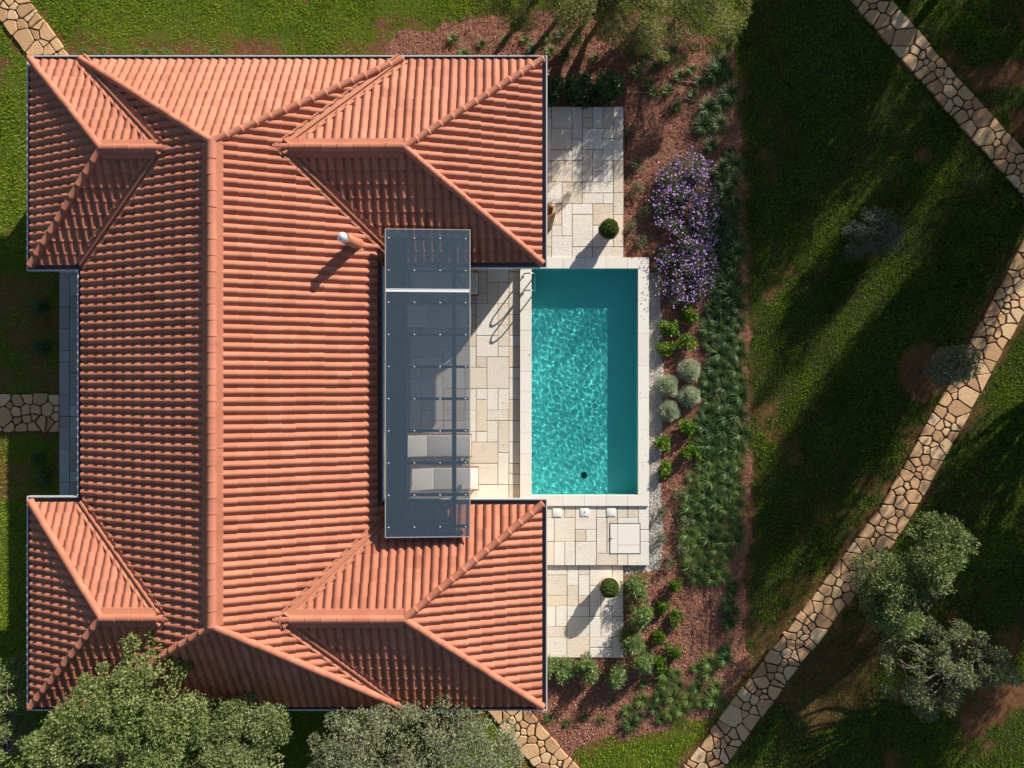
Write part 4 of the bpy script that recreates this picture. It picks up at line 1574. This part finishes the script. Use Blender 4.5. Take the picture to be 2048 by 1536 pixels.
tree('olive_sapling', 'small silvery olive bush with bare twiggy centre on the lawn', None, bl, [P2(1775, 462)], 'sapling', 95, .075, .3, trunk_r=.03, limbs=42, twigs=90, ttop=.5, cat='tree', bark='twig')
bl = np.concatenate([crown_blobs([(1893, 715), (1915, 695), (1950, 690), (1985, 705), (1990, 735), (1950, 760), (1905, 765), (1890, 740)], 2.0, 3.3, (.17, .30), 46)])
tree('young_tree', 'young tree with pale slim trunk in a round bark basin', None, bl, [P2(1846, 742)], 'olive', 105, .075, trunk_r=.055, limbs=16, ttop=.45, bark='twig')

# --- trees just outside the picture whose shade falls on the right hand lawn
protos = []
for k in range(2):
    nb = 105
    d = rand_dirs(nb)
    rr = (rng.random(nb) ** .4)[:, None]
    c = d * rr * np.array([1.75, 1.75, 1.9]) + np.array([0, 0, 4.1])
    bl = np.concatenate([c, rng.uniform(.32, .6, (nb, 1))], 1)
    protos.append(tree('tall_tree', 'tall leafy tree standing beyond the right hand lawn', 'tall trees beyond the lawn', bl, [(0.0, 0.0)], 'oak', 105, .13, trunk_r=.16, limbs=24))
spots = [(21.5, 1.5, 1.0, 0), (16.0, 5.6, 1.08, 1), (14.8, 14.2, 1.0, 1), (15.6, 17.2, 1.1, 0), (15.8, 20.6, .95, 1), (22.0, 20.5, 1.15, 0), (18.2, 8.6, 1.0, 1), 
         (19.2, 3.2, 1.1, 0), (20.0, -.8, 1.05, 1), (18.0, -3.4, .8, 0), (24.0, 17.5, 1.2, 1), (16.8, 21.5, 1.15, 0)]
used = set()
for (x, y, s, k) in spots:
    o = protos[k] if k not in used else copy_tree(protos[k])
    used.add(k)
    o.location = (x, y, -.05)
    o.scale = (s, s, s)
    o.rotation_euler = (0, 0, rng.uniform(0, 6.28))
for (x, y) in ((17.2, 12.6), (19.5, 12.0), (18.3, 14.6), (16.9, 8.0), (17.6, 9.4)):      # slimmer ones in the gap
    o = copy_tree(protos[0])
    o.location = (x, y, -.05)
    o.scale = (.42, .42, 1.08)
    o['label'] = 'slim tall leafy tree between broader trees beyond the lawn'


# ------------------------------------------------------------------ shrubs
def dome_blobs(r_, h, n, rb):
    d = rand_dirs(n)
    d[:, 2] = np.abs(d[:, 2])
    k = (.45 + .5 * rng.random(n))[:, None]
    c = d * k * np.array([r_, r_, h])
    c[:, 2] += .05
    return np.concatenate([c, rng.uniform(*rb, (n, 1)) * np.ones((n, 1))], 1)


def shrub(name, label, group, px, py, r_, h, mat, n=26, per=60, leaf=.07, asp=.4, cat='shrub', shell=.3, rb=None, ttop=.5, z=-.04, stems=8):
    x, y = P2(px, py, h * .55)
    root = empty(name, (x, y, z))
    tag(root, label, cat, group)
    bl_ = dome_blobs(r_ * .86, h * .86, n, rb or (r_ * .22, r_ * .34))
    sb_ = MB()
    for i in range(min(stems, n)):
        branch(sb_, (rng.normal(0, .02), rng.normal(0, .02), -.02), bl_[i, :3], .012, .004, .15, 4, 3)
    sb_.build('stems', M['bark'], root)
    lb_ = MB()
    blob_leaves(lb_, bl_, per, leaf, asp, .5, shell, .17, ttop)
    lb_.build('foliage', M[mat], root)
    return root


G = 'dark round shrubs above the north terrace'
shrub('dark_shrub', 'dark glossy shrub tucked against the roof edge above the terrace', G, 1104, 172, .46, 1.0, 'dark_leaf', 30, 90, .09)
shrub('dark_shrub', 'round dark glossy shrub in the middle of three above the terrace', G, 1156, 172, .52, 1.2, 'dark_leaf', 38, 100, .09)
shrub('dark_shrub', 'round dark glossy shrub farthest from the house above the terrace', G, 1220, 168, .52, 1.25, 'dark_leaf', 38, 100, .09)

G = 'bright green young shrubs beside the pool'
for (x, y, r_, lab) in ((1382, 628, .34, 'bright green shrub touching the lower end of the purple flowers'), (1338, 656, .33, 'bright green shrub near the pool, upper of a touching pair'),
                        (1334, 692, .33, 'bright green shrub near the pool, lower of a touching pair'), (1376, 682, .31, 'bright green shrub just above the four silver balls'),
                        (1378, 853, .34, 'bright green shrub just below the four silver balls'), (1331, 885, .32, 'bright green shrub reaching over the gravel strip by the pool'),
                        (1383, 906, .33, 'yellowish bright green shrub against the strap leaved border'), (1331, 938, .27, 'small bright green shrub lowest along the pool gravel')):
    shrub('bright_shrub', lab, G, x, y, r_, .42, 'bright', 18, 34, .085, .5)
G = 'green young shrubs below the terrace'
for (x, y, r_, lab) in ((1352, 1170, .27, 'lone green young shrub highest in the lower mulch bed'), (1326, 1216, .25, 'green young shrub beside the oleander hedge, upper one'),
                        (1354, 1240, .30, 'green young shrub reaching out over the open mulch'), (1320, 1276, .28, 'green young shrub pressed against the oleander hedge'),
                        (1350, 1302, .29, 'green young shrub above the feathery tufts'), (1320, 1328, .26, 'green young shrub at the foot of the oleander hedge')):
    shrub('young_shrub', lab, G, x, y, r_, .42, 'bright', 18, 40, .07, .5, ttop=.34)
G = 'silver ball shrubs beside the pool'
for (x, y, lab) in ((1382, 741, 'silver grey ball shrub, topmost of the four'), (1338, 772, 'silver grey ball shrub nearest the pool, upper one'),
                    (1382, 793, 'silver grey ball shrub against the green border'), (1341, 822, 'silver grey ball shrub, lowest of the four')):
    x_, y_ = P2(x, y, .3)
    root = empty('silver_shrub', (x_, y_, -.04))
    tag(root, lab, 'shrub', G)
    n = 3300
    o = rand_dirs(n)
    o[:, 2] = np.abs(o[:, 2])
    c = o * (rng.uniform(.72, 1.0, n) * .36 * (1 + .28 * (vnoise(o[:, 0] * 2 + x, o[:, 1] * 2 + y, .7, 215) - .5)))[:, None] * np.array([1, 1, 1.15])
    lb = MB()
    leaf_quads(lb, c, o + rng.normal(0, .45, (n, 3)), unit(rng.normal(0, 1, (n, 3))), rng.uniform(.03, .055, n), rng.uniform(.010, .016, n), np.clip(rng.normal(.5, .22, n), 0, 1))
    lb.build('foliage', M['silver'], root)
    ib = MB()
    ib.lathe((0, 0, 0), [(.25, 0), (.27, .1), (.22, .24), (.12, .31), (0, .33)], 14)
    ib.build('stems', M['aster_leaf'], root, smooth=True)

G = 'grey green sage plants by the terrace'
for (x, y, lab) in ((1264, 262, 'grey green sage plant highest beside the north terrace'), (1272, 322, 'grey green sage plant left of the purple flower tips'), (1276, 378, 'yellowish sage plant beside the purple flowers'),
                    (1292, 424, 'yellow green sage plant touching the purple flowers'), (1264, 452, 'loose sage plant beside the round potted boxwood'), (1285, 482, 'loose sage plant above the pool corner')):
    shrub('sage_plant', lab, G, x, y, .30, .38, 'sage', 12, 30, .06, .4, cat='plant')
G = 'loose grey plants below the pool'
for (x, y, lab) in ((1358, 985, 'loose grey green plant highest below the pool gravel'), (1328, 1020, 'loose brownish plant overlapping the pool gravel'), (1370, 1046, 'loose silvery plant next to the strap leaved border'),
                    (1326, 1076, 'loose brownish plant beside the hatch terrace edge'), (1362, 1098, 'low grey plant between mulch and border'), (1336, 1122, 'low grey green plant by the terrace corner'),
                    (1386, 1136, 'low silvery plant at the end of the strap leaved border')):
    shrub('grey_plant', lab, G, x, y, .30, .36, 'sage', 12, 30, .055, .35, cat='plant', ttop=.42)
G = 'oleander shrubs around the lower terrace'
for (x, y, r_, lab) in ((1278, 1180, .42, 'oleander shrub beside the lower potted boxwood'), (1282, 1232, .46, 'large oleander shrub in the middle of the terrace side'), (1268, 1290, .44, 'oleander shrub lower along the terrace side'),
                        (1292, 1330, .42, 'pale oleander shrub at the terrace corner'), (1235, 1356, .42, 'oleander shrub below the terrace, right of a dark gap'), (1180, 1345, .44, 'oleander shrub below the middle of the terrace'),
                        (1128, 1348, .44, 'oleander shrub beside the roof corner below the terrace'), (1092, 1342, .3, 'small oleander shrub squeezed against the roof gutter')):
    shrub('oleander_shrub', lab, G, x, y, r_, .85, 'laurel', 30, 52, .115, .24)
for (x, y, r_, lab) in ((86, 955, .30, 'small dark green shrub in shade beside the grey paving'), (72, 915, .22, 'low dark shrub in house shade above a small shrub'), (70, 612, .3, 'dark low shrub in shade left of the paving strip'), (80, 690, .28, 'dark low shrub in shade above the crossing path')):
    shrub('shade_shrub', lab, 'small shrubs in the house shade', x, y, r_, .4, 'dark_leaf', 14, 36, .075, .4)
for (x, y, r_, lab) in ((165, 104, .2, 'small leafy plant beside the upper left path end'), (200, 106, .17, 'small green plant at the roof eave near the path'), (290, 105, .18, 'small green plant under the eave left of bare earth'), (425, 104, .2, 'small bright plant under the eave amid bare earth'), (330, 106, .16, 'tiny green plant at the eave between stones')):
    shrub('eave_plant', lab, 'small plants under the north eave', x, y, r_ * 1.3, .34, 'tuft', 12, 34, .055, .4, cat='plant')

# purple flowering mass
fp = [P2(*q, .45) for q in ((1322, 322), (1350, 306), (1395, 305), (1425, 345), (1434, 420), (1430, 520), (1424, 585), (1395, 606), (1345, 604), (1318, 560), (1322, 470), (1312, 400))]
fx_, fy_ = np.mean(fp, 0)
fl_root = empty('flowering_shrub', (fx_, fy_, -.04))
tag(fl_root, 'long mass of small purple daisies beside the pool corner', 'flowers')
pts_ = []
while len(pts_) < 210:
    x, y = rng.uniform(min(p[0] for p in fp), max(p[0] for p in fp)), rng.uniform(min(p[1] for p in fp), max(p[1] for p in fp))
    if in_poly(np.array([x]), np.array([y]), fp)[0]:
        d = float(dist_line(np.array([x]), np.array([y]), fp, True)[0])
        pts_.append((x - fx_, y - fy_, rng.uniform(.12, .25 + min(.32, d * .7)), rng.uniform(.12, .2)))
bl = np.array(pts_)
lb = MB()
blob_leaves(lb, bl, 170, .065, .26, .5, .2, .2, .45)
lb.build('foliage', M['aster_leaf'], fl_root)
fb = MB()
nf = 2700
i = rng.integers(0, len(bl), nf)
o = rand_dirs(nf)
o[:, 2] = np.abs(o[:, 2]) * .8 + .3
c = bl[i, :3] + unit(o) * (bl[i, 3] * rng.uniform(1.05, 2.0, nf))[:, None]
dens = vnoise(c[:, 0], c[:, 1], .35, 151)
c = c[rng.random(nf) < .25 + 1.1 * dens]
nf = len(c)
nr = unit(np.stack([rng.normal(0, .35, nf), rng.normal(0, .35, nf), np.ones(nf)], -1))
a0 = unit(np.cross(nr, rand_dirs(nf)))
b0 = np.cross(nr, a0)
sz = rng.uniform(.016, .031, nf)[:, None]
ring = [c + (a0 * math.cos(t) + b0 * math.sin(t)) * sz * (1.0 if k % 2 == 0 else .62) for k, t in enumerate(np.linspace(0, 2 * math.pi, 11)[:-1])]
V = np.stack(ring, 1).reshape(-1, 3)
fb.add(V, np.arange(nf * 10).reshape(nf, 10), np.clip(rng.normal(.6, .25, nf), 0, 1))
fo = fb.build('flowers', M['petal'], fl_root)
fo['kind'] = 'stuff'


# strap leaved tufts: three prototypes, copied along the border
def tuft_proto(name, mat, nbl, L, wd, seed, arch=1.0):
    rr = np.random.default_rng(seed)
    root = empty(name)
    mb = MB()
    for k in range(nbl):
        a = rr.uniform(0, 2 * math.pi)
        l = L * rr.uniform(.6, 1.15)
        w = wd * rr.uniform(.7, 1.2)
        up = rr.uniform(.35, 1.25) * arch
        dx, dy = math.cos(a), math.sin(a)
        bx_, by_ = rr.normal(0, .03, 2)
        V = []
        tw = rr.normal(0, .25)
        for s in (0, .3, .65, 1.0):
            rad = l * s
            z = l * (up * 1.5 * s - up * 1.25 * s * s)
            ww = w * (1 - s * .85) * .5
            sx, sy = -dy, dx
            cxx = bx_ + dx * rad + sx * tw * s * s * l * .4
            cyy = by_ + dy * rad + sy * tw * s * s * l * .4
            V += [(cxx - sx * ww, cyy - sy * ww, z), (cxx + sx * ww, cyy + sy * ww, z + ww * .5)]
        mb.add(V, [(0, 1, 3, 2), (2, 3, 5, 4), (4, 5, 7, 6)], float(np.clip(rr.normal(.5, .25), 0, 1)))
    mb.build('leaves', M[mat], root, smooth=True)
    cr = MB()
    cr.lathe((0, 0, -.03), [(.06, 0), (.05, .05), (.0, .07)], 8)
    cr.build('root_crown', M['soil'], root)
    return root


def scatter(poly, spacing, tries=2500):
    pts = []
    xs, ys = [q[0] for q in poly], [q[1] for q in poly]
    for _ in range(tries):
        x, y = random.uniform(min(xs), max(xs)), random.uniform(min(ys), max(ys))
        if in_poly(np.array([x]), np.array([y]), poly)[0] and all((x - q[0]) ** 2 + (y - q[1]) ** 2 > spacing ** 2 for q in pts):
            pts.append((x, y))
    return pts


def plant_tufts(name, mats_, pts, label, group, L, nbl, wd, size=(.65, 1.25)):
    other = {'strap': 'strap_mid', 'tuft': 'strap_mid'}[mats_]
    pr = [tuft_proto(name, mats_ if k != 1 else other, nbl, L, wd, 300 + k + len(pts)) for k in range(3)]
    seen = [False] * 3
    for j, (x, y) in enumerate(pts):
        k = j % 3
        o = copy_tree(pr[k]) if seen[k] else pr[k]
        seen[k] = True
        wx_, wy_ = P2(x, y, .15)
        s = random.uniform(*size)
        o.location = (wx_, wy_, -.03)
        o.rotation_euler = (0, 0, random.uniform(0, 6.28))
        o.scale = (s, s, s)
        tag(o, label if isinstance(label, str) else label(x, y), 'plant', group)


up_pts = [(1440, 128), (1458, 145), (1432, 145)] + [(1460, 185), (1418, 215), (1445, 205), (1408, 250), (1440, 248), (1424, 290), (1462, 300)]
plant_tufts('strap_leaf_plant', 'strap', up_pts, 'dark strap-leaved tuft spaced apart at the upper end of the border', 'strap leaved tufts in the border', .38, 170, .020)
mid = scatter([(1440, 320), (1475, 320), (1480, 640), (1484, 900), (1405, 900), (1405, 800), (1425, 740), (1415, 650), (1436, 560)], 19)
plant_tufts('strap_leaf_plant', 'strap', mid, 'dark strap-leaved tuft packed in the narrow shaded border by the lawn', 'strap leaved tufts in the border', .38, 190, .020)
low = scatter([(1405, 890), (1484, 890), (1488, 1080), (1462, 1085), (1450, 1160), (1378, 1160), (1372, 1040), (1380, 960)], 19)
plant_tufts('strap_leaf_plant', 'tuft', low, 'sunlit strap-leaved tuft in the wide lower part of the border', 'strap leaved tufts in the border', .37, 190, .019)  # lighter leaf material carries the sunlight; the shaded stretch above uses the dark one
row = [(1466, 1190), (1462, 1212), (1470, 1228), (1460, 1250), (1468, 1172), (1455, 1305), (1452, 1322)]
plant_tufts('strap_leaf_plant', 'strap', row, 'strap-leaved tuft in the single row right of the open mulch', 'strap leaved tufts in the border', .32, 170, .019)
fea = scatter([(1320, 1345), (1350, 1335), (1372, 1350), (1400, 1330), (1440, 1325), (1440, 1400), (1370, 1430), (1340, 1440), (1262, 1460), (1255, 1425), (1300, 1390)], 23)
plant_tufts('feathery_tuft', 'tuft', fea, 'feathery green tuft in mulch between oleanders and the path', 'feathery tufts in the lower bed', .34, 150, .02)
top = [(905, 75), (962, 85), (928, 106), (1010, 76), (1062, 94), (1100, 100), (1050, 75), (1132, 108), (1190, 112), (1095, 72), (1122, 66), (1150, 78), (1292, 105), (1310, 130), (1285, 125), (1330, 118), (1360, 150), (1338, 178),
       (1300, 165), (1388, 186), (1310, 182), (1385, 136), (1400, 162), (1275, 142), (1355, 210), (1345, 95), (1265, 100)]
plant_tufts('grass_tuft', 'tuft', top, lambda x, y: 'light green grassy tuft in mulch between the roof and top trees' if x < 1210 else 'light green grassy tuft in mulch near the pale hoses',
            'grassy tufts in the upper bed', .27, 90, .022, (.7, 1.15))
bot = [(1100, 1440), (1135, 1450), (1170, 1440), (1205, 1445), (1225, 1405), (1290, 1372)]
plant_tufts('grass_tuft', 'strap', bot, 'dark green tuft in shaded mulch right of the bottom path', 'tufts in the shaded lower bed', .24, 60, .018, (.8, 1.15))

# irrigation hoses
def hose(pts, label, mat, rad=.011):
    w = [P(*q, -.012) for q in pts]
    fine = []
    for i in range(len(w) - 1):
        for f in (0, .33, .66):
            fine.append(tuple(w[i][k] + (w[i + 1][k] - w[i][k]) * f + (rng.normal(0, .006) if k < 2 else 0) for k in range(3)))
    fine.append(w[-1])
    mb = MB()
    mb.tube(fine, rad, 6)
    tag(mb.build('irrigation_hose', M[mat], smooth=True), label, 'hose', 'irrigation hoses in the beds')


hose([(1373, 143), (1388, 152), (1405, 156), (1428, 156), (1440, 152)], 'pale curved hose in mulch, topmost by the border', 'hose', .014)
hose([(1361, 162), (1390, 165), (1420, 171)], 'pale straight hose below the curved one', 'hose', .014)
hose([(1272, 184), (1300, 185), (1322, 189)], 'pale hose just right of the dark round shrubs', 'hose', .014)
hose([(1350, 194), (1370, 197), (1394, 202)], 'pale hose lowest of the four near the grassy tufts', 'hose', .014)
hose([(1410, 1162), (1411, 1195), (1416, 1235), (1408, 1270), (1403, 1310)], 'dark bent hose in the middle of the open mulch', 'hose_dark', .009)
hose([(1419, 1165), (1424, 1210), (1423, 1260), (1421, 1305)], 'dark straight hose nearest the lawn on open mulch', 'hose_dark', .009)
hose([(1385, 1238), (1387, 1270), (1384, 1310)], 'short dark hose nearest the oleanders', 'hose_dark', .009)

litter()

# ------------------------------------------------------------------ potted boxwoods
for (qx, qy, gz, lab) in ((1219, 456, .11, 'round boxwood in a clay pot above the pool corner'), (1220, 1178, .0, 'round boxwood in a clay pot on the lower terrace')):
    x, y = P2(qx, qy, gz + .62)
    root = empty('potted_boxwood', (x, y, gz))
    tag(root, lab, 'potted plant', 'potted boxwoods on the terraces')
    mb = MB()
    mb.lathe((0, 0, 0), [(0, .001), (.20, .001), (.21, .03), (.265, .34), (.29, .42), (.315, .425), (.322, .45), (.315, .475), (.285, .475), (.275, .42)], 36)
    mb.build('pot', M['pot'], root, smooth=True)
    mb = MB()
    mb.lathe((0, 0, .42), [(.276, 0), (.15, .015), (0, .02)], 24)
    mb.build('soil', M['soil'], root)
    lb = MB()
    n = 5200
    o = rand_dirs(n)
    c = o * (rng.uniform(.84, 1.0, n) * .275)[:, None] * np.array([1, 1, .80]) + np.array([0, 0, .56])
    c[:, :2] *= (1 + .22 * (vnoise(o[:, 0] * 2 + x, o[:, 1] * 2 + o[:, 2], .7, 211) - .5))[:, None]
    c[:, 2] += .05 * (vnoise(o[:, 0] * 2 + x, o[:, 1] * 2, .6, 213) - .5)
    k = c[:, 2] > .44
    c, o = c[k], o[k]
    n = len(c)
    leaf_quads(lb, c, o * .8 + rng.normal(0, .5, (n, 3)), unit(o + rng.normal(0, .5, (n, 3))), rng.uniform(.026, .048, n), rng.uniform(.015, .026, n), np.clip(rng.normal(.5, .22, n), 0, 1))
    lb.build('foliage', M['box'], root)
    ib = MB()
    ib.lathe((0, 0, .42), [(.20, 0), (.22, .1), (.19, .23), (.12, .30), (0, .33)], 18)
    ib.build('stems', M['box'], root, smooth=True)

# ------------------------------------------------------------------ sun loungers under the canopy
def lounger(px_end, py, label, L=2.0, W=.68):
    x1, y = P2(px_end, py, .40)
    root = empty('sun_lounger', (x1 - L / 2, y, 0))
    tag(root, label, 'sun lounger', 'sun loungers on the terrace')
    mb = MB()
    for s in (-1, 1): mb.box(-L / 2, L / 2 + .015, s * (W / 2 + .005) - .025, s * (W / 2 + .005) + .025, .22, .29)
    for k in range(17):
        a = -L / 2 + .03 + k * (L - .1) / 16
        mb.box(a, a + .06, -W / 2 + .02, W / 2 - .02, .272, .292)
    mb.box(L / 2 - .045, L / 2 + .012, -W / 2 + .021, W / 2 - .021, .215, .271)
    mb.build('frame', M['teak'], root)
    for (a, s) in ((-L / 2 + .12, -1), (-L / 2 + .12, 1), (L / 2 - .10, -1), (L / 2 - .10, 1)):
        lg = MB()
        lg.box(a - .03, a + .03, s * (W / 2 - .03) - .024, s * (W / 2 - .03) + .024, .002, .221)
        lg.build('leg', M['teak'], root)
    rounded_box('mattress', (L - .66, W - .03, .09), (.325, 0, .340), M['cushion'], root, .03)
    # raised head part of the mattress
    bm = bmesh.new()
    bmesh.ops.create_cube(bm, size=1.0)
    for v in bm.verts:
        lx, ly, lz = v.co.x * .64, v.co.y * (W - .03), v.co.z * .09
        v.co.x = -L / 2 + .335 + lx
        v.co.y = ly
        v.co.z = .345 + lz + max(0, (.32 - lx)) * .42
    bmesh.ops.bevel(bm, geom=bm.edges[:], offset=.025, segments=3, profile=.5, affect='EDGES')
    bm_obj('headrest', bm, M['cushion'], root, smooth=True)
    return root


lounger(956, 566, 'sun lounger with white mattress end showing near the roof corner')
lounger(943, 633, 'sun lounger mostly hidden under the canopy beside the ladder shadow')
lounger(942, 892, 'sun lounger with teak frame end showing at canopy edge')
lounger(956, 958, 'sun lounger with white mattress end showing near the lower wing')

# ------------------------------------------------------------------ light, sky, camera
S = Vector((AZ[0] * math.cos(EL), AZ[1] * math.cos(EL), math.sin(EL))).normalized()
sun = bpy.data.lights.new('sun', 'SUN')
sun.energy = 5.0
sun.angle = math.radians(.55)
sun.color = (1.0, .93, .82)
so = bpy.data.objects.new('sun', sun)
so.rotation_euler = S.to_track_quat('Z', 'Y').to_euler()
so.location = S * 40
COL.objects.link(so)
try:
    sun.cycles.is_caustics_light = True
except Exception as ex:
    print('caustic light', ex)
world = bpy.data.worlds.new('World')
scene.world = world
world.use_nodes = True
wn = world.node_tree
bg = wn.nodes['Background']
sky = wn.nodes.new('ShaderNodeTexSky')
sky.sky_type = 'NISHITA'
sky.sun_disc = False
sky.sun_elevation = EL
sky.sun_rotation = math.atan2(AZ[0], AZ[1])
sky.altitude = 50
wn.links.new(sky.outputs[0], bg.inputs[0])
bg.inputs[1].default_value = 0.062

cam = bpy.data.cameras.new('camera')
cam.sensor_width = 36
cam.lens = FP / 2048 * 36
cam.clip_end = 2000
co = bpy.data.objects.new('camera', cam)
co.location = (0, 0, CH)
COL.objects.link(co)
scene.camera = co
scene.view_settings.view_transform = 'Standard'
scene.view_settings.look = 'None'
scene.view_settings.gamma = 1
scene.view_settings.exposure = 0.6
scene.cycles.max_bounces = 8
scene.cycles.transparent_max_bounces = 12
scene.cycles.caustics_refractive = True
scene.cycles.use_denoising = True
scene.cycles.sample_clamp_indirect = 6
print('objects', len(scene.objects))
